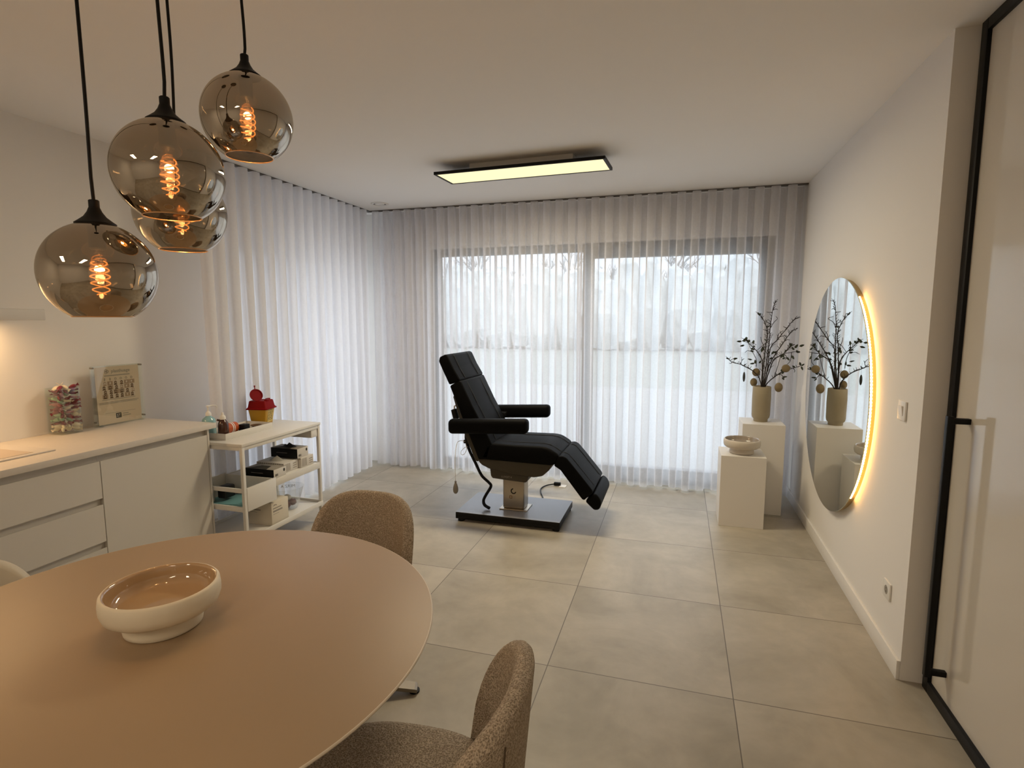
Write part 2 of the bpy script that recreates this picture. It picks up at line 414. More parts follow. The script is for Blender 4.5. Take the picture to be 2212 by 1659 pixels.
# ------------------------------------------------------------------ sliding door
m = MB(); m.box(1.075, 1.105, -.25, 2.62, .05, 2.655)
door = struct(m, 'door_1', M['doorp'], smooth=False)
m = MB(); m.box(1.06, 1.115, 2.615, 2.662, .0, H-.002, .002); m.box(1.06, 1.115, -.29, 2.615, .0, .05, .002); m.box(1.06, 1.115, -.29, 2.615, 2.655, H-.002, .002); m.box(1.06, 1.115, -.29, -.25, .05, 2.655, .002)
m.build('frame', M['blackm'], door, label='slim black metal frame')
m = MB(); m.box(.998, 1.020, 2.492, 2.516, .140, 1.215, .003); m.box(1.018, 1.075, 2.493, 2.515, 1.185, 1.207, .002); m.box(1.018, 1.075, 2.493, 2.515, .150, .172, .002)
m.build('handle', M['blackm'], door, label='long black pull handle')

# ------------------------------------------------------------------ ceiling lamp + vent
lamp = thing('ceiling_lamp', 'long flat rectangular ceiling lamp with glowing panel and black frame', 'ceiling lamp', (-1.108, 3.927, H), math.radians(-2.4))
def lbox(parent, name, mat, boxes, **k):
    mb = MB()
    for b in boxes: mb.box(*b)
    return mb.build(name, mat, parent, local=True, **k)
lbox(lamp, 'mounting_plate', M['white'], [(-.38, .38, -.05, .05, -.062, 0)])
lbox(lamp, 'frame', M['blackm'], [(-.617, .617, -.152, -.140, -.082, -.062), (-.617, .617, .140, .152, -.082, -.062), (-.617, -.601, -.14, .14, -.082, -.062), (.601, .617, -.14, .14, -.082, -.062), (-.601, .601, -.14, .14, -.066, -.062)])
lbox(lamp, 'diffuser', M['ledpanel'], [(-.6, .6, -.139, .139, -.079, -.067)])
vent = thing('ceiling_vent', 'small round white valve recessed in the ceiling near the corner', 'vent', (-2.83, 4.95, H))
mb = MB(); mb.lathe([(.058, 0), (.085, 0), (.086, -.004), (.080, -.008), (.064, -.008), (.060, -.003)], n=40); mb.build('rim', M['trimw'], vent, local=True)
mb = MB(); mb.lathe([(.0, -.009), (.040, -.009), (.046, -.006), (.046, 0)], n=40); mb.build('disc', M['trimw'], vent, local=True)
mb = MB(); mb.lathe([(.0, -.001), (.058, -.001)], n=40); mb.build('gap_shade', M['blackp'], vent, local=True)  # flat black disc painted in for the shade inside the ring

# ------------------------------------------------------------------ pendant lamps
def make_pendant(label, x, y, z):
    t = thing('pendant_lamp', label, 'pendant lamp', (x, y, z), 0, 'smoked globe pendants over the table')
    ks = 1.075; t.scale = (ks, ks, ks)
    mb = MB(); r = .125; prof = []
    a0, a1 = math.acos(-.107/r), math.acos(.1195/r)
    for k in range(29):
        a = a0+(a1-a0)*k/28; prof.append((r*math.sin(a), r*math.cos(a)))
    mb.lathe(prof, n=64); mb.build('globe_shade', M['smoke'], t, local=True, angle=80)
    mb = MB(); mb.tube([(.0648*math.cos(2*PI*k/48), .0648*math.sin(2*PI*k/48), -.107) for k in range(49)], .0016, 6, cap=False); mb.build('rim', M['rimglow'], t, local=True)
    mb = MB(); mb.lathe([(.0, .118), (.043, .1175), (.044, .121), (.036, .127), (.024, .137), (.016, .149), (.0125, .158), (.0115, .160), (.0115, .176), (.0095, .178), (.0, .178)], n=32); mb.build('cap', M['blackp'], t, local=True)
    top = (H-z)/ks
    path = [(0, 0, .17)]
    for k in range(1, 13):
        f = k/12; path.append((.005*math.sin(f*5+x*9)*(1-f), .005*math.cos(f*4+y*7)*(1-f)*f, .17+(top-.17)*f))
    mb = MB(); mb.tube(path, .0040, 8); mb.build('cord', M['blackp'], t, local=True)
    mb = MB(); mb.lathe([(0, top-.0005), (.045, top-.0005), (.045, top-.018), (.038, top-.024), (.008, top-.026), (0, top-.026)], n=32); mb.build('ceiling_cup', M['blackp'], t, local=True)
    mb = MB(); mb.lathe([(0, .118), (.018, .118), (.018, .062), (.015, .058), (0, .058)], n=20); mb.build('socket', M['blackp'], t, local=True)
    bl = MB(); bl.lathe([(.0001, -.072), (.012, -.069), (.022, -.060), (.029, -.045), (.031, -.025), (.031, .015), (.026, .040), (.016, .060)], n=24)
    b = bl.build('bulb', M['bulbglass'], t, local=True, angle=80)
    f = MB()
    for ph in (0, PI):
        pts = []
        for k in range(97):
            s = k/96; a = ph+s*2*PI*2.5; rr = .0205*(.75+.25*math.sin(s*PI))*(1 if s < .9 else 1)
            pts.append((rr*math.cos(a), rr*math.sin(a), .030-.082*s))
        f.tube(pts, .0016, 6)
    f.build('filament', M['filament'], b, local=True)
    li = bpy.data.lights.new('bulb_light', 'POINT'); li.energy = 2.0; li.color = (1, .60, .27); li.shadow_soft_size = .012
    lo = bpy.data.objects.new('bulb_light', li); lo.location = (0, 0, -.01); C.objects.link(lo); lo.parent = t
    return t
make_pendant('lowest smoked glass globe pendant, at the far left on its own', -1.495, 1.130, 1.710)
make_pendant('nearest and largest looking smoked globe pendant, in the middle of the cluster', -1.315, 1.205, 1.976)
make_pendant('smoked globe pendant mostly hidden behind the middle globe', -1.552, 1.455, 1.926)
make_pendant('highest smoked glass globe pendant, rightmost of the cluster', -1.325, 1.515, 2.214)

# ------------------------------------------------------------------ kitchen
wt = MB(); wt.box(XL+.001, -2.855, .25, 2.835, .889, .922, .002)
tag(wt.build('worktop', M['worktop']), 'pale beige worktop running along the white base cabinets', 'worktop')
def cabinet(name, label, ya, yb, fronts):
    t = thing(name, label, 'cabinet', (XL, ya, 0))
    b = MB(); b.box(XL+.002, -2.894, ya, yb, .09, .8885); b.box(XL+.002, -2.96, ya, yb, 0, .09)
    if yb > 2.7: b.box(-2.894, -2.872, yb-.014, yb, .09, .8885)
    b.build('body', M['cab'], t, smooth=False)
    for (nm, za, zb) in fronts:
        f = MB(); g = .0018
        yy = yb-(.016 if yb > 2.7 else 0)
        f.prism([(-2.8935, za), (-2.872, za), (-2.872, zb), (-2.878, zb), (-2.8935, zb-.020)], ya+g, yy-g, 'y')
        f.build(nm, M['cab'], t, smooth=False)
    return t
cabinet('base_cabinet', 'white handleless base cabinet with one plain door, at the end beside the trolley', 2.086, 2.790, [('door', .10, .852)])
cabinet('drawer_cabinet', 'white handleless cabinet with three drawers, left of the plain door cabinet', 1.186, 2.085, [('drawer', .10, .386), ('drawer', .421, .620), ('drawer', .655, .852)])
cabinet('base_cabinet', 'white handleless base cabinet at the near end of the worktop', .28, 1.185, [('door', .10, .852)])
# cooktop cover / beige sink board lying in the worktop
sk = thing('sink_board', 'glossy beige sink board with raised edge on the worktop', 'sink', (-3.2, 1.6, .922))
mb = MB(); mb.box(-3.42, -3.03, 1.0, 1.985, .922, .930, .003); mb.build('rim', M['worktop'], sk)
mb = MB(); mb.box(-3.39, -3.06, 1.03, 1.90, .930, .9315); mb.build('surface', M['sink'], sk)
hd = thing('range_hood', 'slim white range hood on the left wall with warm light below', 'hood', (XL, 1.5, 1.58))
mb = MB(); mb.box(XL, -3.2, 1.15, 2.11, 1.583, 1.641, .004); mb.build('body', M['hoodm'], hd)
mb = MB(); mb.box(-3.45, -3.40, 1.25, 2.00, 1.578, 1.583); mb.build('light_strip', emit('hood_led', (1, .66, .33), 6.0), hd)
li = bpy.data.lights.new('hood_light', 'AREA'); li.energy = 5.5; li.color = (1, .62, .30); li.shape = 'RECTANGLE'; li.size = .05; li.size_y = .7
lo = bpy.data.objects.new('hood_light', li); lo.location = (-3.425, 1.64, 1.575); C.objects.link(lo)

# candy jar
JX, JY, JZ = -3.447, 2.322, .922
jar = thing('glass_jar', 'square clear glass jar filled with wrapped sweets on the worktop', 'jar', (JX, JY, JZ))
def rsq(a, r, z, n=6):
    pts = []
    for q in range(4):
        cx, cy = [(1, 1), (-1, 1), (-1, -1), (1, -1)][q]
        for k in range(n+1):
            an = PI/2*q+PI/2*k/n
            pts.append(Vector((cx*(a-r)+r*math.cos(an), cy*(a-r)+r*math.sin(an), z)))
    return pts
mb = MB(); mb.grid([rsq(.061, .018, 0), rsq(.063, .018, .004), rsq(.063, .018, .270), rsq(.059, .016, .270), rsq(.059, .016, .014)], closed_v=True)
mb.poly(rsq(.061, .018, 0)); mb.poly(rsq(.059, .016, .014)); mb.build('glass', M['jar'], jar, local=True)
def sweet(kind):
    """a lollipop-like sweet: flat oval head, paper stick, crimped wrapper end"""
    mb = MB()
    mb.ball((0, 0, 0), (.021, .0135, .0075), 14, 8)
    o = mb.build('wrapped_sweet', M[kind])
    s = MB(); s.tube([(.019, 0, 0), (.050, .002, 0)], .0019, 6); s.build('stick', M['stick'], o, local=True)
    w = MB(); w.poly([(-.019, -.004, 0), (-.033, -.010, .003), (-.031, 0, -.002), (-.033, .010, .003), (-.019, .004, 0)]); w.poly([(-.019, -.003, .002), (-.032, -.006, .007), (-.032, .006, -.004), (-.019, .003, -.002)])
    w.build('wrapper_end', M[kind], o, local=True)
    return o
proto = {}
lab = {'sweetr': 'wine red wrapped sweet on a stick, packed in the square glass jar', 'sweetw': 'cream oval wrapped sweet on a stick, packed in the square glass jar', 'sweetg': 'green wrapped sweet on a stick, packed in the square glass jar', 'sweetp': 'pink wrapped sweet on a stick, packed in the square glass jar'}
rnd = random.Random(5)
layers = 13
for li_ in range(layers):
    z = .026+li_*.0205
    for q in range(6):
        if li_ >= 12 and q > 3: continue
        kind = rnd.choice(['sweetr', 'sweetr', 'sweetr', 'sweetw', 'sweetp', 'sweetg'])
        if li_ < 2 and q < 4: kind = 'sweetw'
        if li_ >= 11: kind = rnd.choice(['sweetr', 'sweetr', 'sweetw'])
        if kind not in proto: o = proto[kind] = sweet(kind)
        else: o = copy_tree(proto[kind])
        ax = [(.033, -.035), (.033, .0), (.033, .035), (-.01, -.035), (-.01, .035), (-.02, 0)][q]
        o.location = (JX+ax[0]+rnd.uniform(-.006, .006), JY+ax[1]+rnd.uniform(-.006, .006), JZ+z+rnd.uniform(-.005, .005))
        ang = math.atan2(-ax[1], -ax[0])+rnd.uniform(-.5, .5) if q < 5 else rnd.uniform(0, 6)
        tilt = rnd.uniform(-.35, .35)
        roll = rnd.choice([0, 1.3, -1.2, .7]) if li_ > 1 else 1.4
        if li_ >= 12: tilt = rnd.uniform(-.9, .5)
        o.rotation_euler = (roll, tilt, ang)
        tag(o, lab[kind], 'sweet', {'sweetr': 'wine red sweets in the jar', 'sweetw': 'cream sweets in the jar', 'sweetg': 'green sweets in the jar', 'sweetp': 'pink sweets in the jar'}[kind])

# poster in an acrylic block
PX = -3.42; pz0 = .9225
ps = thing('poster_stand', 'clear acrylic stand with printed price poster on the worktop beside the sweets jar', 'poster', (PX, 2.645, .922))
mb = MB(); mb.box(PX-.004, PX, 2.478, 2.815, pz0, 1.300, .001, 1); mb.build('front_sheet', M['acrylic'], ps)
mb = MB(); mb.box(PX-.016, PX-.012, 2.478, 2.815, pz0, 1.300, .001, 1); mb.build('back_sheet', M['acrylic'], ps)
for yy in (2.488, 2.805):
    for zz in (.953, 1.290):
        mb = MB(); mb.tube([(PX-.020, yy, zz), (PX+.004, yy, zz)], .0055, 12); mb.build('bolt', M['rubber'], ps)
for yy in (2.51, 2.78):
    mb = MB(); mb.prism([(PX-.02, .9222), (PX+.018, .9222), (PX, .937), (PX-.016, .937)], yy-.008, yy+.008, 'y'); mb.build('foot', M['acrylic'], ps)
post = MB(); pxp = PX-.006; post.box(pxp-.001, pxp, 2.503, 2.790, .931, 1.292)
poster = post.build('poster', M['paper'], ps, label='beige printed sheet with portrait grid')
pc = 2.6465; fx = pxp+.0006
def pq(mb, ya, yb, za, zb): mb.quad((fx, ya, za), (fx, yb, za), (fx, yb, zb), (fx, ya, zb))
mb = MB()
for (ya, yb, za, zb) in [(2.560, 2.728, 1.2325, 1.2385), (2.535, 2.756, 1.083, 1.0865), (2.515, 2.778, 1.066, 1.0695), (2.515, 2.765, 1.0585, 1.062), (2.548, 2.748, .9985, 1.0005), (2.660, 2.700, .9830, .9875), (2.660, 2.715, .9700, .9745)]: pq(mb, ya, yb, za, zb)
mb.build('text_lines', M['greyp'], poster, smooth=False)
text_mesh('plasthuage', .030, (fx, 2.668, 1.262), (0, 1, 0), (0, 0, 1), M['greyp'], poster, bold=.0004)
mb = MB()
for k in range(3):
    a = 2*PI*k/3; mb.tube([(fx, 2.576+.006*math.cos(a)+.0085*math.cos(t*PI/8), 1.263+.006*math.sin(a)+.0085*math.sin(t*PI/8)) for t in range(17)], .0011, 5, cap=False)
for k in range(6):
    yy = 2.560+.0355*k; mb.tube([(fx, yy+.006*math.cos(t*PI/6)*(1 if k > 1 else .6), 1.2135+(.008 if k < 2 else .0065)*math.sin(t*PI/6)) for t in range(13)], .0012, 5, cap=False)
mb.build('logo_mark', M['greyp'], poster)
mb = MB(); rnd = random.Random(11)
for r_ in range(4):
    for c_ in range(6):
        ya = 2.540+.0365*c_; zb = 1.200-.0275*r_; yb = ya+.0345; za = zb-.0255
        mb.mi = rnd.choice([1, 2, 2, 2, 1]); fx -= .0003; pq(mb, ya, yb, za, zb); fx += .0003
        yc = (ya+yb)/2+rnd.uniform(-.004, .004); dk = rnd.choice([0, 0, 0, 1]); mb.mi = dk
        mb.poly([(fx+.0002, yc+.009*math.cos(t*PI/6), zb-.010+.0095*math.sin(t*PI/6)) for t in range(12)])
        mb.poly([(fx+.0001, yc-.012, za), (fx+.0001, yc+.012, za), (fx+.0001, yc+.009, za+.006), (fx+.0001, yc+.004, za+.009), (fx+.0001, yc-.004, za+.009), (fx+.0001, yc-.009, za+.006)])
        mb.mi = 1 if dk == 0 else 2
        mb.poly([(fx+.0004, yc+rnd.uniform(-.002, .002)+.0052*math.cos(t*PI/5), zb-.012+.0068*math.sin(t*PI/5)) for t in range(10)])
mb.build('portrait_grid', [M['photod'], M['photom'], M['photol']], poster, smooth=False)
mb = MB(); pq(mb, 2.615, 2.651, .961, .993); sq = mb.build('black_square', M['printk'], poster, smooth=False)
fx += .0006
text_mesh('ST', .024, (fx, 2.633, .977), (0, 1, 0), (0, 0, 1), M['photol'], poster, bold=.0003)

# ------------------------------------------------------------------ trolley
TX0, TX1, TY0, TY1 = -3.06, -2.63, 2.80, 3.60; TZ = .80
tr = thing('trolley', 'white metal trolley with three shelves standing before the left curtain', 'trolley', ((TX0+TX1)/2, (TY0+TY1)/2, 0))
for (a, b) in ((TX0, TY0), (TX1-.022, TY0), (TX0, TY1-.022), (TX1-.022, TY1-.022)):
    mb = MB(); mb.box(a, a+.022, b, b+.022, .085, TZ-.02, .002); mb.build('post', M['trolley'], tr)
    mb = MB(); mb.tube([(a+.011-.012, b+.011, .034), (a+.011+.012, b+.011, .034)], .034, 20); mb.box(a+.011-.017, a+.011+.017, b-.004, b+.026, .066, .09); mb.build('caster', M['rubber'], tr)
mb = MB(); mb.box(TX0-.003, TX1+.004, TY0-.004, TY1+.004, TZ-.02, TZ, .003); mb.build('top', M['trolley'], tr)
mb = MB(); mb.box(TX1-.020, TX1-.002, TY0+.022, TY1-.022, TZ-.045, TZ-.0205, .001); mb.box(TX0+.002, TX0+.020, TY0+.022, TY1-.022, TZ-.045, TZ-.0205, .001); mb.box(TX0+.022, TX1-.022, TY0+.002, TY0+.020, TZ-.045, TZ-.0205, .001); mb.box(TX0+.022, TX1-.022, TY1-.020, TY1-.002, TZ-.045, TZ-.0205, .001)
mb.build('rail', M['trolley'], tr)
mb = MB(); mb.box(TX0+.03, TX1-.006, TY1-.10, TY1-.03, TZ-.105, TZ-.046, .002); mb.build('small_drawer', M['trolley'], tr)
MS = .488
mb = MB(); mb.box(TX0+.004, TX1-.004, 3.095, TY1-.004, MS-.006, MS, .001); mb.box(TX1-.012, TX1, 3.095, TY1-.022, MS-.045, MS+.004, .001); mb.box(TX0, TX0+.012, 3.095, TY1-.022, MS-.045, MS+.004, .001); mb.box(TX0+.012, TX1-.012, 3.095, 3.107, MS-.028, MS, .001); mb.box(TX0+.012, TX1-.012, TY1-.02, TY1-.008, MS-.04, MS+.003, .001)
mb.build('middle_shelf', M['trolley'], tr)
mb = MB(); mb.box(TX0+.004, TX1-.004, TY0+.004, 3.088, .352, .360, .001); mb.box(TX1-.012, TX1+.003, TY0+.022, 3.09, .352, .505, .001); mb.box(TX0, TX0+.012, TY0+.022, 3.09, .352, .505, .001); mb.box(TX0+.012, TX1-.012, 3.078, 3.088, .352, .50, .001); mb.box(TX0+.02, TX1-.02, TY0+.002, TY0+.014, .478, .505, .001); mb.box(TX0+.02, TX1-.02, TY0+.002, TY0+.014, .352, .385, .001)
mb.build('open_bin', M['trolley'], tr)
mb = MB(); mb.box(TX0+.004, TX1-.004, TY0+.004, TY1-.004, .160, .166, .001); mb.box(TX1-.012, TX1+.003, TY0-.001, TY1+.001, .145, .178, .001); mb.box(TX0-.002, TX0+.012, TY0-.001, TY1+.001, .145, .185, .001); mb.box(TX0+.012, TX1-.012, TY0+.001, TY0+.012, .145, .185, .001); mb.box(TX0+.012, TX1-.012, TY1-.012, TY1, .145, .185, .001)
mb.build('bottom_shelf', M['trolley'], tr)

# tray and the things on it
TRZ = .806
ty = thing('tray', 'shallow white tray on top of the trolley holding bottles', 'tray', (-2.92, 3.07, TZ))
mb = MB(); mb.box(-3.045, -2.815, 2.865, 3.305, TZ, TRZ, .001); mb.build('base', M['trolley'], ty)
mb = MB(); mb.box(-2.821, -2.815, 2.865, 3.305, TRZ, .842, .001); mb.box(-3.045, -3.039, 2.865, 3.305, TRZ, .842, .001); mb.box(-3.039, -2.821, 2.865, 2.871, TRZ, .842, .001); mb.box(-3.039, -2.821, 3.299, 3.305, TRZ, .842, .001); mb.build('rim', M['trolley'], ty)
def bottle(name, label, cat, x, y, z): return thing(name, label, cat, (x, y, z))
b = bottle('pump_bottle', 'blue gel bottle with white pump head, behind the worktop end', 'bottle', -2.985, 2.905, TRZ)
mb = MB(); mb.lathe([(0, 0), (.038, 0), (.042, .006), (.042, .105), (.038, .122), (.016, .142), (.0135, .146), (0, .146)], n=28); mb.build('body', M['gelblue'], b, local=True)
mb = MB(); mb.lathe([(0, .144), (.017, .144), (.0175, .160), (.013, .168), (.006, .176), (.005, .200), (.011, .201), (.012, .208), (.008, .213), (0, .213)], n=24); mb.tube([(0, 0, .207), (.012, .028, .210), (.020, .045, .206), (.024, .052, .194)], [.0055, .0045, .004, .0035], 10); mb.build('pump', M['white'], b, local=True)
b = bottle('spray_bottle', 'dark amber bottle with white nozzle on the trolley tray', 'bottle', -2.868, 2.905, TRZ)
mb = MB(); mb.lathe([(0, 0), (.030, 0), (.033, .005), (.033, .085), (.029, .105), (.018, .122), (.014, .128), (0, .128)], n=28); mb.tube([(-.005, -.008, .115), (-.022, -.028, .126)], [.009, .006], 10); mb.build('body', M['amberd'], b, local=True)
mb = MB(); mb.lathe([(0, .126), (.018, .126), (.018, .142), (.014, .150), (.008, .156), (.007, .168), (.004, .172), (0, .172)], n=24); mb.build('nozzle', M['white'], b, local=True)
b = bottle('orange_jar', 'orange round jar lying with a white label on the trolley tray', 'jar', -2.945, 3.055, TRZ)
mb = MB(); mb.tube([(-.01, -.055, .036), (-.01, -.05, .036), (-.008, .040, .036), (-.008, .045, .036)], [.028, .036, .036, .030], 28); mb.build('body', M['orange'], b, local=True)
mb = MB(); mb.tube([(-.009, -.012, .036), (-.0087, -.004, .036)], .0366, 28, cap=False); mb.tube([(-.009, .004, .036), (-.0087, .010, .036)], .0366, 28, cap=False); mb.build('label_band', M['white'], b, local=True)
mb = MB(); mb.box(-2.925, -2.872, 3.095, 3.145, TRZ, TRZ+.052, .002); tag(mb.build('black_box', M['blackp']), 'small black cube box on the trolley tray', 'box')
mb = MB(); mb.tube([(-2.99, 3.14, TRZ+.006), (-2.972, 3.20, TRZ+.034)], [.004, .007], 10); tag(mb.build('brush', M['blackp']), 'slim dark brush on the trolley tray beside the black box', 'brush')
mb = MB(); mb.lathe([(0, .0), (.018, .0), (.021, .006), (.036, .016), (.038, .020), (.034, .020), (.018, .010), (0, .009)], (-2.925, 3.262, TRZ), 28); tag(mb.build('small_dish', M['dishb']), 'small dark brown dish in front of the yellow sharps container', 'dish')
# sharps container
SX, SY = -2.985, 3.395
s = thing('sharps_container', 'yellow sharps container with open red lid at the back of the trolley', 'container', (SX, SY, TZ), math.radians(12))
def sq(hx, hy, z, r=.010): return [Vector((p.x*hx/.1, p.y*hy/.1, z)) for p in rsq(.1, r/hx*.1, 0, 3)]
mb = MB(); mb.grid([sq(.052, .052, 0), sq(.054, .054, .003), sq(.069, .069, .125)], closed_v=True, cap=True); mb.build('body', M['yellow'], s, local=True)
mb = MB(); mb.quad((.0596, -.036, .025), (.0596, .045, .025), (.0688, .050, .118), (.0688, -.036, .118)); lb = mb.build('label_panel', M['labely'], s, local=True)
mb = MB(); rnd = random.Random(3)
for r_ in range(7):
    zz = .110-.0115*r_; xx = .0596+(zz-.025)*.0989+.0006
    ya = -.028
    while ya < .035:
        w = rnd.uniform(.004, .016); mb.quad((xx, ya, zz-.003), (xx, min(ya+w, .04), zz-.003), (xx+.0003, min(ya+w, .04), zz+.003), (xx+.0003, ya, zz+.003)); ya += w+rnd.uniform(.002, .012)
mb.build('label_print', M['printk'], lb, local=True, smooth=False)
mb = MB(); mb.grid([sq(.080, .080, .122), sq(.081, .081, .128), sq(.074, .074, .134), sq(.070, .070, .140), sq(.063, .063, .182), sq(.060, .060, .186)], closed_v=True, cap=True)
for (a, c) in ((-.045, .02), (.02, .04), (.045, -.02)): mb.box(a, a+.022, c-.02, c+.02, .183, .195, .003)
lid = mb.build('lid', M['red'], s, local=True)
fl = MB(); fl.lathe([(0, 0), (.044, 0), (.047, .004), (.047, .010), (.041, .010), (.041, .005), (0, .005)], n=32); fl.tube([(-.045, 0, .006), (-.064, 0, .010)], .0035, 8); fl.ball((-.068, 0, .012), .006)
fl.xf(Matrix.Translation((-.022, -.028, .225)) @ Matrix.Rotation(math.radians(-38), 4, 'Z') @ Matrix.Rotation(math.radians(66), 4, 'Y') @ Matrix.Rotation(0.0, 4, 'X'))
fl.build('flap', M['redin'], lid, local=True)

# glove boxes on the middle shelf
def glove_box(label, cx, cy, z, L, W, Hh, rz, style, glove=None):
    t = thing('glove_box', label, 'box', (cx, cy, z), rz, 'glove boxes on the trolley')
    mb = MB(); mb.mi = 0; mb.box(-L/2, L/2, -W/2, W/2, 0, Hh, .003)
    for f in mb.bm.faces:
        n = f.normal; f.normal_update(); n = f.normal
        if style == 'black': f.material_index = 1 if n.y < -.5 else (0 if n.z < .6 else 2)
        else: f.material_index = 0
    mb.build('carton', [M['glovew'], M['gloveb'], M['gloveg']], t, local=True)
    mb = MB(); e = .0006
    if style == 'black':
        mb.poly([(-L/2+.02, -W/2, Hh+e), (L/2-.06, -W/2, Hh+e), (L/2-.09, W/2-.04, Hh+e), (-L/2+.07, W/2-.04, Hh+e)])
        for k in range(5): mb.quad((L/2+e, -W/2+.014+.006*k, .012), (L/2+e, -W/2+.0175+.006*k, .012), (L/2+e, -W/2+.0175+.006*k, .028), (L/2+e, -W/2+.014+.006*k, .028))
        mb.poly([(L/2+e, W/2-.020+.009*math.cos(k*PI/8), Hh-.022+.012*math.sin(k*PI/8)) for k in range(16)])
        mb.build('print', M['printk'], t, local=True, smooth=False)
        mb = MB(); mb.quad((-L/2+.05, -W/2-e, Hh*.5), (L/2-.09, -W/2-e, Hh*.5), (L/2-.09, -W/2-e, Hh*.5+.0025), (-L/2+.05, -W/2-e, Hh*.5+.0025)); mb.build('line_print', M['greyp'], t, local=True, smooth=False)
    else:
        for k in range(5): mb.quad((L/2+e, -W/2+.01+.012*k, .008), (L/2+e, -W/2+.016+.012*k, .008), (L/2+e, -W/2+.016+.012*k, Hh-.008), (L/2+e, -W/2+.01+.012*k, Hh-.008))
        for k in range(3): mb.quad((L/2+e, .02, .015+.016*k), (L/2+e, W/2-.012, .015+.016*k), (L/2+e, W/2-.012, .021+.016*k), (L/2+e, .02, .021+.016*k))
        for k in range(12): mb.quad((-L/2+.01+.019*k, -W/2-e, Hh-.012), (-L/2+.022+.019*k, -W/2-e, Hh-.012), (-L/2+.022+.019*k, -W/2-e, Hh-.004), (-L/2+.01+.019*k, -W/2-e, Hh-.004))
        mb.build('print', M['gloveg'], t, local=True, smooth=False)
    if glove:
        g = MB(); rr = random.Random(int(cy*1000)); rows = []
        for i in range(7):
            row = []
            for j in range(7):
                a, bb = i/6-.5, j/6-.5; h = max(0, 1-(a*a+bb*bb)*4)
                row.append(Vector((a*.11, bb*.06, Hh-.001+h*.026*rr.uniform(.2, 1.4))))
            rows.append(row)
        g.grid(rows); g.build('glove', glove, t, local=True, angle=20)
    return t
zs_ = MS+.001
glove_box('black and white glove box at the front left of the middle trolley shelf', -2.775, 3.165, zs_, .24, .125, .062, 0, 'black')
glove_box('pale striped glove box in the middle of the trolley shelf, white glove poking out', -2.80, 3.315, zs_, .24, .150, .070, 0, 'pale', M['tissue'])
glove_box('pale glove box at the right end, under the stacked black box', -2.775, 3.470, zs_, .235, .145, .074, 0, 'pale')
glove_box('black and white glove box stacked on top, black glove poking out', -2.785, 3.435, zs_+.0745, .235, .125, .072, 0, 'black', M['nitrile'])
# carton and clear bowl on the bottom shelf
ct = thing('carton_box', 'cream cardboard carton on the bottom shelf of the trolley', 'box', (-2.745, 3.15, .167))
mb = MB(); mb.box(-2.845, -2.648, 3.055, 3.225, .167, .330, .002); mb.build('body', M['carton'], ct)
mb = MB(); mb.mi = 0
mb.poly([(-2.6474, 3.068, .300), (-2.6474, 3.084, .316), (-2.6474, 3.092, .308), (-2.6474, 3.098, .314), (-2.6474, 3.112, .300), (-2.6474, 3.098, .304), (-2.6474, 3.084, .304)])
for (za, zb, ye) in ((.281, .288, .085), (.258, .270, .095), (.243, .246, .06)): mb.quad((-2.6474, 3.068, za), (-2.6474, 3.068+ye, za), (-2.6474, 3.068+ye, zb), (-2.6474, 3.068, zb))
for (za, zb, xe) in ((.292, .300, .075), (.268, .278, .09), (.254, .257, .06)): mb.quad((-2.830, 3.0544, za), (-2.830+xe, 3.0544, za), (-2.830+xe, 3.0544, zb), (-2.830, 3.0544, zb))
mb.build('print', M['greyp'], ct, smooth=False)
bw = thing('clear_bowl', 'clear flared plastic bowl holding dark pouches on the bottom shelf', 'bowl', (-2.80, 3.405, .167))
prof = [(0, .004), (.070, .004), (.075, .010), (.118, .165), (.120, .167), (.116, .165), (.072, .012)]
mb = MB(); mb.lathe(prof, n=40); mb.build('glass', M['clear'], bw, local=True)
mb = MB(); mb.tube([(.119*math.cos(2*PI*k/40), .119*math.sin(2*PI*k/40), .166) for k in range(41)], .0016, 6, cap=False); mb.build('rim', M['clear'], bw, local=True)
# word on the far wall of the bowl, read through it from behind
text_mesh('MERZ A', .030, (-2.80-.066, 3.405+.092, .167+.135), (-.81, -.58, 0), (-.14, .2, .97), M['greyp'], bw)
for k, (dx, dy, dz, rr, mk) in enumerate([(.01, -.03, .035, .035, 'redbag'), (-.03, .02, .035, .034, 'redbag'), (.03, .015, .045, .032, 'redbag'), (0, 0, .082, .030, 'tissue')]):
    mb = MB(); mb.ball((-2.80+dx, 3.405+dy, .167+dz), (rr, rr*.9, rr*.75), 14, 9)
    o = mb.build('pouch', M[mk])
    for v in o.data.vertices: v.co += Vector((random.uniform(-.003, .003), random.uniform(-.003, .003), random.uniform(-.003, .003)))
    tag(o, 'dark red pouch in the clear bowl on the trolley' if mk == 'redbag' else 'pale pouch on top in the clear bowl on the trolley', 'pouch', 'pouches in the clear bowl')
# contents of the open bin
mb = MB(); mb.prism([(-3.03, .361), (-2.66, .361), (-2.66, .372), (-2.72, .392), (-3.03, .366)], 2.83, 3.05, 'y', .002); tag(mb.build('folded_sheet', M['sheetb']), 'folded blue sheet in the open bin of the trolley', 'sheet')
mb = MB(); mb.box(-2.93, -2.86, 2.88, 2.97, .394, .478, .012); tag(mb.build('dark_pouch', M['nitrile']), 'black pouch on the blue sheet in the trolley bin', 'pouch')
mb = MB(); mb.lathe([(0, 0), (.024, 0), (.026, .006), (.026, .085), (.018, .098), (0, .10)], (-2.985, 2.88, .368), 20); tag(mb.build('white_bottle', M['white']), 'small white bottle in the open bin of the trolley', 'bottle')

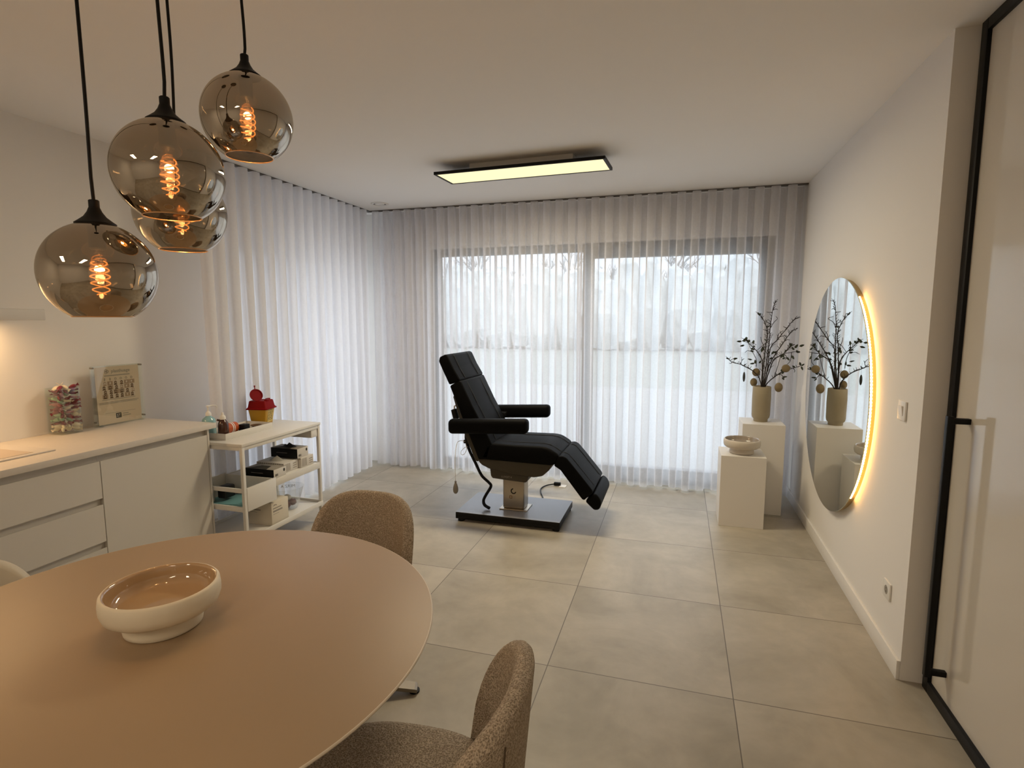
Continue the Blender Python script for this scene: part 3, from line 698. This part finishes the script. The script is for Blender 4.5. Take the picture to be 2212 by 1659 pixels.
# ------------------------------------------------------------------ dining table, bowl, chairs
TCX, TCY = -1.319, 1.095
tb = thing('dining_table', 'large round beige dining table in the foreground', 'table', (TCX, TCY, 0))
R = .724
mb = MB(); mb.lathe([(0, .722), (R-.035, .722), (R-.006, .734), (R, .7405), (R, .7425), (R-.002, .7445), (R-.004, .745), (0, .745)], n=128)
top = mb.build('tabletop', [M['table'], M['tableedge']], tb, local=True, angle=25)
for f in top.data.polygons:
    if f.center.xy.length > R-.0045 or f.normal.z < .5: f.material_index = 1
mb = MB(); mb.lathe([(0, 0), (.27, 0), (.275, .006), (.27, .012), (.08, .022), (.045, .04), (.045, .68), (.12, .722), (0, .722)], n=48); mb.build('pedestal', M['legm'], tb, local=True)

def bowl(name, label, x, y, z, sc_, rz, m_out, m_in):
    t = thing(name, label, 'bowl', (x, y, z), rz)
    k = sc_
    out = [(0, .002), (.090, .0), (.0955, .004), (.097, .014), (.0935, .032), (.0925, .041), (.097, .047), (.126, .0505), (.1395, .061), (.1450, .078), (.1455, .096), (.143, .114), (.139, .1185), (.1355, .1195)]
    inn = [(.1355, .1195), (.1315, .118), (.129, .112), (.128, .092), (.122, .076), (.105, .068), (.05, .064), (0, .0635)]
    mb = MB(); mb.lathe([(r*k, h*k) for r, h in out], n=72); mb.build('body', m_out, t, local=True, angle=60)
    mb = MB(); mb.lathe([(r*k, h*k) for r, h in inn], n=72); mb.build('glazed_inside', m_in, t, local=True, angle=60, label='glossy brown glazed inside')
    return t
bowl('footed_bowl', 'large cream footed bowl with glossy brown inside on the dining table', -1.343, 1.111, .745, 1.0, 0, M['bone'], M['glaze'])

def chair(label, x, y, face, mat, seam, legmat):
    """shell chair, local +X is the front"""
    t = thing('dining_chair', label, 'chair', (x, y, 0), face)
    pm = math.radians(64); nphi = 48; rows = []
    zb = .405
    for i in range(nphi+1):
        ph = -pm+2*pm*i/nphi; u = abs(ph/pm)
        top = .455+.352*max(0., 1-u**3.4)**.55
        a, b = .255, .245
        cx = -math.cos(ph); cy = math.sin(ph)
        e = 2.5
        rr = 1/((abs(cx)/a)**e+(abs(cy)/b)**e)**(1/e)
        th = .024
        loop = []
        n = 9
        def pt(z, s):
            k = 1+.14*((z-zb)/.4)
            return Vector((cx*(rr*k+s), cy*(rr*k+s), z))
        for q in range(n): loop.append(pt(zb+(top-th-zb)*q/(n-1), th))
        for q in range(1, 6):
            an = PI*q/6; zz = top-th+th*math.sin(an); loop.append(pt(zz, th*math.cos(an)))
        for q in range(n): loop.append(pt(top-th+(zb-top+th)*q/(n-1), -th))
        rows.append(loop)
    mb = MB(); mb.grid(rows, closed_v=True, cap=True); mb.build('backrest', mat, t, local=True, angle=60)
    # cushion
    def se(ax, by, z, cx=.03, n=56, e=2.7):
        out = []
        for k in range(n):
            an = 2*PI*k/n; c, s = math.cos(an), math.sin(an)
            r = 1/((abs(c)/ax)**e+(abs(s)/by)**e)**(1/e); out.append(Vector((cx+r*c, r*s, z)))
        return out
    mb = MB(); mb.grid([se(.20, .165, .385), se(.25, .215, .392), se(.266, .230, .412), se(.268, .232, .440), se(.256, .222, .462), se(.23, .20, .473), se(.15, .15, .478)], closed_v=True, cap=True); mb.build('seat', mat, t, local=True, angle=60)
    # seam tubes along the outer back edge
    for s_ in (-1, 1):
        pts = []
        for k in range(12):
            z = .42+.33*k/11; kk = 1+.14*((z-zb)/.4); ph = s_*math.radians(26)
            cx, cy = -math.cos(ph), math.sin(ph); rr = 1/((abs(cx)/.255)**2.5+(abs(cy)/.245)**2.5)**(1/2.5)
            pts.append((cx*(rr*kk+.0245), cy*(rr*kk+.0245), z))
        mb = MB(); mb.tube(pts, .0022, 6); mb.build('seam', seam, t, local=True)
    mb = MB(); mb.lathe([(0, .386), (.05, .386), (.05, .378), (.022, .37), (.022, .07), (.04, .06), (.04, .04), (0, .04)], n=24); mb.build('column', legmat, t, local=True)
    for k in range(4):
        an = math.radians(22)+k*PI/2; d = Vector((math.cos(an), math.sin(an), 0)); nn = Vector((-d.y, d.x, 0))
        mb = MB(); rows = []
        for (r_, zt, w) in ((.02, .062, .026), (.18, .048, .026), (.300, .026, .026), (.310, .022, .024)):
            rows.append([d*r_-nn*w+Vector((0, 0, zt-.016)), d*r_-nn*w+Vector((0, 0, zt)), d*r_+nn*w+Vector((0, 0, zt)), d*r_+nn*w+Vector((0, 0, zt-.016))])
        mb.grid(rows, closed_v=True, cap=True); lg = mb.build('leg', legmat, t, local=True, smooth=False)
        mb = MB(); mb.xf(Matrix.Identity(4)); c = d*.297; mb.lathe([(0, 0), (.022, 0), (.023, .008), (0, .010)], (c.x, c.y, 0), 16); mb.build('foot_pad', M['blackp'], lg, local=True)
    return t
chair('brown boucle shell chair on the far side of the round table', -1.315, 1.885, -PI/2, M['boucle'], M['browndk'], M['legm'])
chair('brown boucle shell chair in the near foreground, right of the round table', -.600, 1.075, PI+math.radians(4), M['boucle'], M['browndk'], M['legm'])
chair('cream smooth shell chair at the left edge of the round table', -1.945, 1.055, math.radians(3), M['cream'], M['creamseam'], M['legm'])

# ------------------------------------------------------------------ treatment chair
tc = thing('treatment_chair', 'black upholstered electric treatment chair facing right, in front of the window', 'treatment chair', (-1.22, 4.19, 0))
YA, YZ = 3.93, 4.46
def pad(name, pts, ya, yb, mat, bev=.022, seg=4, parent=tc, **k):
    mb = MB(); mb.prism(pts, ya, yb, 'y', bev, seg)
    return mb.build(name, mat, parent, angle=50, **k)
def seam(parent, pts):
    mb = MB(); mb.tube(pts, .0028, 6); return mb.build('seam', M['seamblk'], parent)
hr = pad('headrest', [(-1.690, 1.083), (-1.735, 1.175), (-1.776, 1.262), (-1.768, 1.295), (-1.722, 1.317), (-1.700, 1.308), (-1.655, 1.215), (-1.600, 1.125), (-1.612, 1.108)], YA, YZ, M['leather'], .024)
br = pad('backrest', [(-1.686, 1.074), (-1.612, 1.118), (-1.592, 1.112), (-1.500, .925), (-1.395, .735), (-1.345, .640), (-1.380, .520), (-1.455, .508), (-1.475, .56), (-1.575, .80)], YA, YZ, M['leather'], .024)
st = pad('seat', [(-1.450, .512), (-1.395, .630), (-1.345, .644), (-1.18, .640), (-.96, .644), (-.905, .636), (-.860, .612), (-.818, .583), (-.832, .53), (-.872, .502)], YA, YZ, M['leather'], .022)
lr = pad('leg_rest', [(-.860, .505), (-.826, .580), (-.795, .583), (-.765, .570), (-.72, .52), (-.572, .345), (-.566, .325), (-.632, .262), (-.648, .270), (-.81, .475)], YA, YZ, M['leather'], .022)
fp = pad('foot_rest', [(-.626, .252), (-.560, .322), (-.528, .302), (-.506, .262), (-.508, .225), (-.524, .196), (-.558, .190)], YA+.005, YZ-.005, M['leather'], .020)
for yy in (YA+.115, YZ-.115):
    d = .0015
    seam(hr, [(-1.712-.0+d, yy, 1.3135+d), (-1.690+d, yy, 1.292+d), (-1.653+d, yy, 1.216+d), (-1.603+d, yy, 1.131+d)])
    seam(br, [(-1.600, yy, 1.100), (-1.588+d, yy, 1.098+d), (-1.498+d, yy, .926+d), (-1.393+d, yy, .736+d), (-1.350+d, yy, .652+d)])
    seam(st, [(-1.36, yy, .6425), (-1.18, yy, .6415), (-.96, yy, .6455), (-.91, yy, .638), (-.86, yy, .6135), (-.826, yy, .590)])
    seam(lr, [(-.822, yy, .579), (-.795, yy, .5845), (-.767, yy, .572), (-.719, yy, .5215), (-.575, yy, .349)])
# arm rests, rounded bars each on a small bracket
for (ya, yb, nm) in ((3.795, 3.885, 0), (4.505, 4.595, 1)):
    ar = pad('armrest', [(-1.655, .722), (-1.655, .836), (-1.03, .866), (-1.03, .756)], ya, yb, M['leather'], .034, 5)
    mb = MB(); yc = (ya+yb)/2; yi = YA if nm == 0 else YZ
    mb.box(-1.50, -1.40, min(yc, yi)-.0, max(yc, yi)+.0, .765, .795, .004); mb.build('bracket', M['blackm'], ar)
# shells and drive box
pad('back_shell', [(-1.662, 1.000), (-1.672, .985), (-1.600, .74), (-1.492, .490), (-1.470, .484), (-1.450, .515), (-1.56, .78), (-1.64, 1.0)], YA+.03, YZ-.03, M['shellol'], .006, 2)
us = pad('under_shell', [(-1.468, .512), (-1.466, .480), (-1.44, .458), (-1.385, .434), (-1.20, .400), (-1.02, .392), (-.955, .408), (-.905, .455), (-.872, .512)], YA+.035, YZ-.035, M['shellol'], .010, 3)
db = pad('drive_box', [(-1.384, .445), (-1.376, .372), (-1.362, .352), (-1.20, .343), (-1.094, .338), (-1.078, .352), (-1.064, .41)], YA+.06, YZ-.06, M['shellol'], .008, 3)
text_mesh('LUXSIT 4', .021, (-1.245, YA+.0592, .372), (1, 0, 0), (0, 0, 1), M['greyp'], db)
cl = MB(); cl.box(-1.312, -1.135, 4.10, 4.235, .082, .352, .014, 3); col_ = cl.build('column', M['steel'], tc)
fl_ = MB(); fl_.box(-1.335, -1.108, 4.078, 4.258, .0755, .0825, .003); fl_.build('flange', M['steel'], tc)
mb = MB()
a0, a1, n = math.radians(100), math.radians(345), 28
pts_o = [(-1.222+.0235*math.cos(a0+(a1-a0)*k/n), .228+.0235*math.sin(a0+(a1-a0)*k/n)) for k in range(n+1)]
pts_i = [(-1.222+.0145*math.cos(a0+(a1-a0)*k/n), .228+.0145*math.sin(a0+(a1-a0)*k/n)) for k in range(n+1)]
for k in range(n): mb.quad(*[(p[0], 4.0994, p[1]) for p in (pts_o[k], pts_o[k+1], pts_i[k+1], pts_i[k])])
mb.build('ring_logo', M['blackp'], col_, smooth=False)
mb = MB()
for (xa, xb, za, zb) in ((-1.256, -1.232, .184, .190), (-1.256, -1.232, .166, .172), (-1.256, -1.250, .172, .184), (-1.238, -1.232, .172, .184)): mb.quad((xa, 4.0994, za), (xb, 4.0994, za), (xb, 4.0994, zb), (xa, 4.0994, zb))
mb.build('square_logo', M['brownp'], col_, smooth=False)
mb = MB()
for (xa, xb, za, zb) in ((-1.228, -1.203, .182, .186), (-1.228, -1.205, .174, .1775), (-1.228, -1.203, .166, .1685)): mb.quad((xa, 4.0994, za), (xb, 4.0994, za), (xb, 4.0994, zb), (xa, 4.0994, zb))
mb.build('logo_text', M['greyp'], col_, smooth=False)
bp_ = MB(); bp_.box(-1.648, -.811, 3.925, 4.448, .0725, .0755, .001, 1); bp_.build('base_top', M['baseplate'], tc)
bp_ = MB(); bp_.box(-1.648, -.811, 3.925, 4.448, .022, .0725, .003); bp_.build('base', M['blackm'], tc)
for (a, c) in ((-1.61, 3.955), (-.845, 3.955), (-1.61, 4.415), (-.845, 4.415)):
    mb = MB(); mb.lathe([(0, 0), (.026, 0), (.028, .004), (.026, .022), (0, .022)], (a, c, 0), 20); mb.build('foot', M['rubber'] if False else M['blackp'], tc)
# handset behind the back
mb = MB(); mb.box(-1.700, -1.665, 4.00, 4.06, .800, .880, .004); mb.xf(Matrix.Translation((-1.68, 4.03, .84)) @ Matrix.Rotation(math.radians(-14), 4, 'Y') @ Matrix.Translation((1.68, -4.03, -.84))); mb.build('handset', M['blackp'], tc)
mb = MB(); mb.tube([(-1.640, 4.03, .905), (-1.672, 4.03, .912), (-1.690, 4.03, .900), (-1.690, 4.03, .865), (-1.66, 4.03, .795), (-1.60, 4.03, .78)], .007, 8); mb.build('handset_holder', M['white'], tc)
# conduit, hanging bulb pump and power cord
def smooth_path(p, n=8):
    p = [Vector(q) for q in p]; out = []
    for i in range(len(p)-1):
        a, b, c, d = p[max(i-1, 0)], p[i], p[i+1], p[min(i+2, len(p)-1)]
        for k in range(n):
            t = k/n; out.append(.5*((2*b)+(c-a)*t+(2*a-5*b+4*c-d)*t*t+(3*b-a-3*c+d)*t**3))
    out.append(p[-1]); return out
cp = smooth_path([(-1.575, 3.99, .71), (-1.588, 4.02, .64), (-1.575, 4.05, .55), (-1.535, 4.08, .44), (-1.490, 4.10, .335), (-1.430, 4.10, .282), (-1.412, 4.10, .250), (-1.450, 4.09, .180), (-1.468, 4.08, .135), (-1.452, 4.06, .105), (-1.405, 4.04, .090)], 24)
mb = MB(); mb.tube(cp, [.0115+(.0016 if k % 3 == 0 else 0) for k in range(len(cp))], 10); mb.build('conduit', M['blackp'], tc)
mb = MB(); mb.box(-1.605, -1.565, 4.0, 4.03, .612, .640, .003); mb.build('cable_clamp', M['blackp'], tc)
mb = MB(); mb.tube(smooth_path([(-1.585, 3.985, .632), (-1.612, 3.96, .642), (-1.632, 3.93, .620), (-1.636, 3.90, .50), (-1.634, 3.90, .338)]), .0022, 6); mb.tube(smooth_path([(-1.582, 3.99, .612), (-1.570, 3.98, .575), (-1.585, 3.97, .535), (-1.610, 3.97, .528), (-1.612, 3.97, .555), (-1.585, 3.98, .585), (-1.565, 3.99, .59)]), .002, 6); mb.build('air_hose', M['white'], tc)
mb = MB(); mb.lathe([(0, .0), (.010, .002), (.019, .015), (.0215, .035), (.019, .055), (.012, .078), (.008, .084), (.008, .100), (0, .108)], (-1.634, 3.90, .232), 20); mb.build('bulb_pump', M['rubber'], tc, label='grey rubber squeeze bulb')
mb = MB(); mb.tube(smooth_path([(-1.10, 4.46, .03), (-1.105, 4.62, .008), (-1.17, 4.80, .008), (-1.195, 4.92, .008), (-1.165, 5.02, .010), (-1.10, 5.07, .014)]), .006, 8); pcd = mb.build('power_cord', M['blackp'], tc)
mb = MB(); mb.box(-1.105, -1.040, 5.05, 5.085, .004, .034, .006); mb.build('plug', M['blackp'], pcd)
mb = MB(); mb.box(-1.05, -.985, 5.02, 5.10, 0, .006, .002); tag(mb.build('floor_socket', M['white']), 'white floor socket plate with the chair plug, before the curtain', 'socket')

# ------------------------------------------------------------------ plinths, vase, bowl
mb = MB(); mb.box(.336, .656, 4.42, 4.74, 0, .552, .0015, 1); tag(mb.build('plinth', M['plinth'], smooth=False), 'short white square plinth carrying the beige bowl', 'plinth')
mb = MB(); mb.box(.516, .834, 4.78, 5.10, 0, .742, .0015, 1); tag(mb.build('plinth', M['plinth'], smooth=False), 'tall white square plinth carrying the vase of branches', 'plinth')
bowl('footed_bowl', 'beige footed bowl on the short white plinth', .493, 4.555, .5525, .93, 0, M['bone2'], M['glaze2'])
VX, VY, VZ = .668, 4.945, .742
vs = MB(); vs.lathe([(0, .002), (.052, .0), (.054, .004), (.054, .020), (.066, .034), (.070, .055), (.072, .20), (.0695, .290), (.066, .293), (.0625, .290), (.063, .15), (.0, .14)], (VX, VY, VZ), 48)
tag(vs.build('vase', M['vase'], angle=50), 'cylindrical olive beige vase on the tall white plinth', 'vase')
PXS = .00062*4.945/4.945
def vp(u, v, dy=0.):
    """zoom coordinates of the branches -> metres around the vase"""
    return Vector((VX+(u-478)*.000632, VY+dy, VZ+.293+(1103-v)*.00068))
def leafpoly(mb, p, d, L=.030, w=.008):
    d = Vector(d).normalized(); n = d.cross(Vector((.3, .8, .5))).normalized(); up = d.cross(n)
    q = [p, p+d*L*.35+n*w+up*.002, p+d*L*.75+n*w*.7, p+d*L, p+d*L*.75-n*w*.7, p+d*L*.35-n*w+up*.002]
    mid = p+d*L*.5-up*.002
    for i in range(6): mb.poly([q[i], q[(i+1) % 6], mid])
rb = random.Random(21)
def branch(label, main, twigs, leaves, dy, nl=0):
    n = len(main)
    pts = [vp(u, v, dy*(.2+.8*i/(n-1))) for i, (u, v) in enumerate(main)]
    pts[0].x = VX+(pts[0].x-VX)*.5
    pts = [Vector((VX+(pts[0].x-VX)*.4, VY, VZ+.145))]+pts
    sp = smooth_path(pts, 6)
    for i, p in enumerate(sp[8:]): p += Vector((rb.uniform(-.002, .002), rb.uniform(-.002, .002), 0))
    m_ = len(sp); mb = MB(); mb.tube(sp, [.0052-.0030*i/m_ for i in range(m_)], 6)
    for tw in twigs:
        tp = smooth_path([vp(u, v, dy*(.7+.1*j)+.012*j*rb.choice([-1, 1])) for j, (u, v) in enumerate(tw)], 4)
        mb.tube(tp, [.0029-.0012*i/len(tp) for i in range(len(tp))], 5)
    for i in range(10, m_-2):   # small side spurs
        d = (sp[i+1]-sp[i]).normalized(); sd = Vector((rb.choice([-1, 1])*rb.uniform(.5, 1), rb.uniform(-.6, .6), rb.uniform(.1, .8))).normalized()
        q = sp[i]+(d*.5+sd)*rb.uniform(.010, .034); mb.tube([sp[i], (sp[i]+q)/2+Vector((0, 0, .002)), q], [.0023, .0019, .0013], 5)
    o = mb.build('branch', M['twig'])
    tag(o, label, 'branch', 'branches in the vase')
    if leaves or nl:
        lf = MB()
        for (u, v, an) in leaves: leafpoly(lf, vp(u, v, dy*.9), (math.cos(math.radians(an)), rb.uniform(-.4, .4), math.sin(math.radians(an))), rb.uniform(.030, .044), rb.uniform(.008, .0115))
        for _ in range(nl):
            p = sp[rb.randint(m_//2, m_-2)]; leafpoly(lf, p, (rb.uniform(-1, 1), rb.uniform(-.7, .7), rb.uniform(-.3, 1)), rb.uniform(.024, .038), rb.uniform(.007, .010))
        lf.build('leaves', M['leaf'], o, smooth=False)
    return o
branch('tallest bare branch, rising straight up from the olive vase', [(495, 1095), (520, 800), (535, 560), (540, 400), (555, 200), (585, 70)], [[(550, 215), (520, 215), (490, 210)], [(560, 190), (590, 175), (610, 185)], [(575, 110), (592, 90), (612, 82)], [(540, 400), (580, 330), (625, 290), (590, 265)], [(532, 560), (470, 600), (400, 675)], [(540, 350), (500, 330), (480, 300)]], [], .01)
branch('bare branch reaching far up to the right with forked tip', [(505, 1095), (530, 880), (550, 640), (620, 545), (720, 410), (790, 315), (865, 275)], [[(790, 315), (815, 285), (842, 258)], [(640, 510), (700, 490), (720, 500)], [(620, 545), (640, 470), (680, 430)], [(730, 400), (700, 390), (680, 380)]], [], -.03)
branch('bare branch leaning right below the far forked one', [(520, 1090), (550, 860), (620, 710), (700, 590), (750, 510), (800, 440), (862, 412)], [[(800, 440), (830, 425), (858, 432)], [(720, 560), (750, 540), (778, 545)]], [], .04)
branch('leafy right branch with a curled leaf cluster at its end', [(535, 1095), (590, 800), (645, 745), (710, 700), (770, 630), (832, 590)], [[(710, 700), (780, 690), (840, 680), (886, 686)], [(710, 705), (740, 740), (735, 780)], [(800, 690), (800, 740), (790, 800), (745, 850)]], [(830, 640, 60), (845, 660, -40), (880, 615, 20), (800, 720, -60), (850, 685, 10), (740, 740, -50), (830, 660, 130), (700, 700, -80)], -.02, 6)
branch('low branch stretching right, with three leaves at its tip', [(560, 1100), (620, 990), (660, 960), (730, 910), (820, 885), (925, 848)], [[(620, 990), (660, 850), (690, 740)], [(660, 960), (700, 960), (735, 1000)], [(840, 880), (855, 905), (845, 925)]], [(925, 848, 30), (925, 848, 110), (930, 850, -70), (700, 950, 40), (715, 985, 0), (715, 990, -55), (690, 760, 80), (700, 770, 20)], .02, 4)
branch('leafy branch curving up to the left', [(470, 1095), (465, 800), (400, 685), (335, 625), (275, 560), (240, 545)], [[(400, 870), (395, 780), (345, 680), (290, 590)], [(340, 690), (290, 680), (255, 700)], [(350, 620), (355, 590), (385, 605)]], [(215, 566, 180), (235, 575, 70), (250, 610, 195), (350, 600, 80), (285, 570, 120), (365, 690, 160), (385, 830, 190), (430, 830, 40), (355, 790, 170), (395, 840, 100), (460, 690, 80), (475, 680, 95)], .05, 8)
branch('thin low twig stretching out to the far left', [(450, 1095), (420, 980), (340, 910), (260, 870), (200, 840), (95, 815), (35, 765)], [[(200, 840), (212, 790), (200, 748)], [(212, 790), (235, 768)], [(95, 815), (75, 830), (60, 826)], [(70, 795), (105, 775)]], [(60, 778, 160), (100, 775, 10)], -.05)
branch('bare branch forking up to the left of the tallest one', [(482, 1090), (480, 900), (495, 640), (515, 480), (480, 350), (432, 270), (390, 238)], [[(450, 290), (438, 260), (438, 230)], [(515, 480), (540, 430), (530, 340)], [(515, 450), (490, 430), (465, 420)], [(490, 640), (450, 560), (440, 510)]], [(455, 700, 80), (575, 720, 60), (590, 700, 20), (550, 770, 10), (545, 700, 120)], .03, 4)
def ornament(label, u, v, rx, rz_, dy, mat, kind=0, top=None):
    c = vp(u, v, dy); t = thing('hanging_ornament', label, 'ornament', c, 0, 'ornaments hanging from the branches')
    k = .00067
    mb = MB(); mb.ball((0, 0, 0), (rx*k, .012 if kind == 0 else rx*k*.9, rz_*k), 20, 14); mb.build('body', mat, t, local=True)
    mb = MB(); mb.tube([(0, 0, rz_*k-.002), (.001, 0, rz_*k+.012), (0, 0, rz_*k+(top or .045))], .0007, 5); mb.build('thread', M['twig'], t, local=True)
ornament('round tan ornament hanging left of the stems, above the vase rim', 403, 940, 46, 50, .03, M['egg'])
ornament('dark tan egg ornament half hidden behind the vase rim', 388, 1070, 42, 52, .075, M['egg'], 1, .06)
ornament('round tan ornament with leaf in the right branches', 745, 880, 48, 48, -.01, M['egg'], 0, .03)
ornament('tan egg ornament hanging lowest, right of the vase', 675, 1112, 47, 58, .0, M['egg'], 1, .07)
ornament('slim dark ornament hanging alone at the far left', 246, 990, 15, 62, -.04, M['eggd'], 0, .09)

# ------------------------------------------------------------------ round mirror
MY, MZ, MR = 3.968, 1.104, .736
mi = thing('round_mirror', 'large round wall mirror with glowing warm light strip on its edge', 'mirror', (XR, MY, MZ))
def ring(x, r, n=160): return [Vector((x, MY+r*math.cos(2*PI*k/n), MZ+r*math.sin(2*PI*k/n))) for k in range(n)]
mb = MB(); mb.grid([ring(.945, MR-.001), ring(.945, MR)], closed_v=True); mb.poly(ring(.945, MR-.001)); mb.build('glass', M['mirror'], mi, smooth=False)
mb = MB(); mb.grid([ring(.9452, MR), ring(.950, MR)], closed_v=True); mb.build('glass_edge', P('glass_edge_green', (.45, .50, .44), .2), mi)
mb = MB(); mb.grid([ring(.950, MR-.002), ring(.950, MR-.012), ring(XR-.0005, MR-.012)], closed_v=True); mb.build('back_frame', M['goldband'], mi)
mb = MB(); nb = 72
for k in range(nb):
    a = math.radians(124+(226-124)*k/(nb-1)); r = MR-.0105
    c = Vector((.9575, MY+r*math.cos(a), MZ+r*math.sin(a))); mb.ball(c, .0062, 10, 6)
mb.build('led_strip', M['ledbead'], mi)
mb = MB(); 
rows = []
for k in range(80):
    a = math.radians(123+(227-123)*k/79); rows.append([Vector((x_, MY+(MR-.0117)*math.cos(a), MZ+(MR-.0117)*math.sin(a))) for x_ in (.9515, .964)])
mb.grid(rows); mb.build('strip_tape', M['white'], mi)

# ------------------------------------------------------------------ switch and socket on the right wall
sw = thing('light_switch', 'white light switch on the right wall beside the mirror', 'switch', (XR, 2.88, 1.175))
mb = MB(); mb.box(XR-.009, XR, 2.835, 2.925, 1.130, 1.220, .004); mb.build('plate', M['white'], sw)
mb = MB(); mb.prism([(XR-.016, 1.197), (XR-.009, 1.197), (XR-.009, 1.153), (XR-.011, 1.153)], 2.859, 2.901, 'y'); mb.build('rocker', M['white'], sw)
so = thing('power_socket', 'white power socket low on the right wall near the doorway', 'socket', (XR, 2.885, .32))
mb = MB(); mb.box(XR-.009, XR, 2.842, 2.928, .278, .362, .003); mb.build('plate', M['white'], so)
mb = MB(); mb.tube([(XR-.0095, 2.885, .32), (XR-.0092, 2.885, .32)], .021, 24); mb.build('insert', M['greyp'], so)
mb = MB(); mb.tube([(XR-.0099, 2.885, .312), (XR-.0096, 2.885, .312)], .003, 8); mb.tube([(XR-.0099, 2.885, .328), (XR-.0096, 2.885, .328)], .003, 8); mb.build('holes', M['blackp'], so)

# ------------------------------------------------------------------ outside
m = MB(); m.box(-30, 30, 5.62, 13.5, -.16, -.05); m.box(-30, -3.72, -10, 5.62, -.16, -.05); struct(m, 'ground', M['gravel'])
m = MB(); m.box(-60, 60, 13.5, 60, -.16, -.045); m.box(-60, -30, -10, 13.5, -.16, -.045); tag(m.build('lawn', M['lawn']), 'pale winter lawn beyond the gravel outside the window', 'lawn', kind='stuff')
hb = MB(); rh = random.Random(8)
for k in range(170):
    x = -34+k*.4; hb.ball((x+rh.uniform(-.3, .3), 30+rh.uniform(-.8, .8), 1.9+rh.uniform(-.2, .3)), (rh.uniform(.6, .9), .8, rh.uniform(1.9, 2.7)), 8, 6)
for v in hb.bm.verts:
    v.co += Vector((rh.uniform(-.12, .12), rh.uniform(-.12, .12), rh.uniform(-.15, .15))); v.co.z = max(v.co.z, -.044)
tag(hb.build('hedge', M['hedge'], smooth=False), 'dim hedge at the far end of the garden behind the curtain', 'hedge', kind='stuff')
def tree_mesh(seed):
    r = random.Random(seed); mb = MB()
    def grow(p, d, L, rad, lev):
        q = p+d*L; mid = (p+q)/2+Vector((r.uniform(-.05, .05), r.uniform(-.05, .05), 0))*L
        mb.tube([p, mid, q], [rad, rad*.85, rad*.7], 5, cap=False)
        if lev == 0: return
        for _ in range(3 if lev > 1 else 4):
            nd = (d+Vector((r.uniform(-.75, .75), r.uniform(-.75, .75), r.uniform(-.1, .6)))).normalized()
            grow(p+d*L*r.uniform(.55, 1), nd, L*r.uniform(.55, .8), rad*.6, lev-1)
    grow(Vector((0, 0, 0)), Vector((0, 0, 1)), 2.6, .14, 4)
    for v in mb.bm.verts:
        if math.hypot(v.co.x, v.co.y) > .3: v.co.z = max(v.co.z, .6)
    return mb
tp_ = []
for k in range(3):
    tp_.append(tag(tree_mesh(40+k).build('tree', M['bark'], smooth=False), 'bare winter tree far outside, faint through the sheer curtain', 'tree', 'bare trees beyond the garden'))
rt = random.Random(4)
for k in range(26):
    o = tp_[k] if k < 3 else tp_[k % 3].copy()
    if k >= 3: C.objects.link(o)
    o.location = (-30+k*1.95+rt.uniform(-.3, .3), 34.5+(k % 3)*6.0+rt.uniform(-.4, .4), -.0445); o.rotation_euler = (0, 0, rt.uniform(0, 6)); s_ = rt.uniform(.9, 1.25); o.scale = (s_, s_, s_)

# ------------------------------------------------------------------ light
w = bpy.data.worlds.new('overcast'); sc.world = w; w.use_nodes = True
wn_ = w.node_tree; bg = wn_.nodes['Background']; bg.inputs[0].default_value = (.85, .925, 1.0, 1)
# overcast sky: three times brighter overhead than at the horizon
tc_ = wn_.nodes.new('ShaderNodeTexCoord'); sx_ = wn_.nodes.new('ShaderNodeSeparateXYZ'); mr_ = wn_.nodes.new('ShaderNodeMapRange')
wn_.links.new(tc_.outputs['Generated'], sx_.inputs[0]); wn_.links.new(sx_.outputs['Z'], mr_.inputs['Value'])
SKY = 5.1
mr_.inputs['From Min'].default_value = 0; mr_.inputs['From Max'].default_value = 1; mr_.inputs['To Min'].default_value = SKY/3; mr_.inputs['To Max'].default_value = SKY
wn_.links.new(mr_.outputs[0], bg.inputs[1])
def rear_fill(x, y, e, col=(1, .80, .58)):  # unseen warm fill behind the camera, added without any lamp fixture
    li = bpy.data.lights.new('rear_fill', 'AREA'); li.energy = e; li.color = col; li.shape = 'RECTANGLE'; li.size = .30; li.size_y = 1.2
    o = bpy.data.objects.new('rear_fill', li); o.location = (x, y, H-.012); C.objects.link(o); return o
rear_fill(-2.2, -1.4, 20); rear_fill(-.4, -1.4, 20)
li = bpy.data.lights.new('panel_light', 'AREA'); li.energy = 42; li.color = (1, .84, .58); li.shape = 'RECTANGLE'; li.size = 1.18; li.size_y = .27
lo = bpy.data.objects.new('panel_light', li); lo.location = (-1.108, 3.927, H-.086); lo.rotation_euler = (0, 0, math.radians(-2.4)); C.objects.link(lo)

# ------------------------------------------------------------------ camera
cam = bpy.data.cameras.new('camera'); co = bpy.data.objects.new('camera', cam); C.objects.link(co)
f, yaw, pitch, roll, cz = 1197.65, .2923, .1169, -.0009, 1.588
cam.sensor_fit = 'HORIZONTAL'; cam.sensor_width = 36; cam.lens = f/2212*36; cam.clip_start = .02; cam.clip_end = 200
cy, sy = math.cos(yaw), math.sin(yaw); cp_, sp_ = math.cos(pitch), math.sin(pitch)
fw = Vector((-sy*cp_, cy*cp_, -sp_)); rt_ = Vector((cy, sy, 0)); up_ = rt_.cross(fw)
c_, s_ = math.cos(roll), math.sin(roll)
rt2 = c_*rt_+s_*up_; up2 = -s_*rt_+c_*up_
co.matrix_world = Matrix(((rt2.x, up2.x, -fw.x, 0), (rt2.y, up2.y, -fw.y, 0), (rt2.z, up2.z, -fw.z, cz), (0, 0, 0, 1)))
sc.camera = co
vs_ = sc.view_settings; vs_.view_transform = 'Standard'; vs_.look = 'None'; vs_.exposure = 0.0; vs_.gamma = 1.0; vs_.use_curve_mapping = False
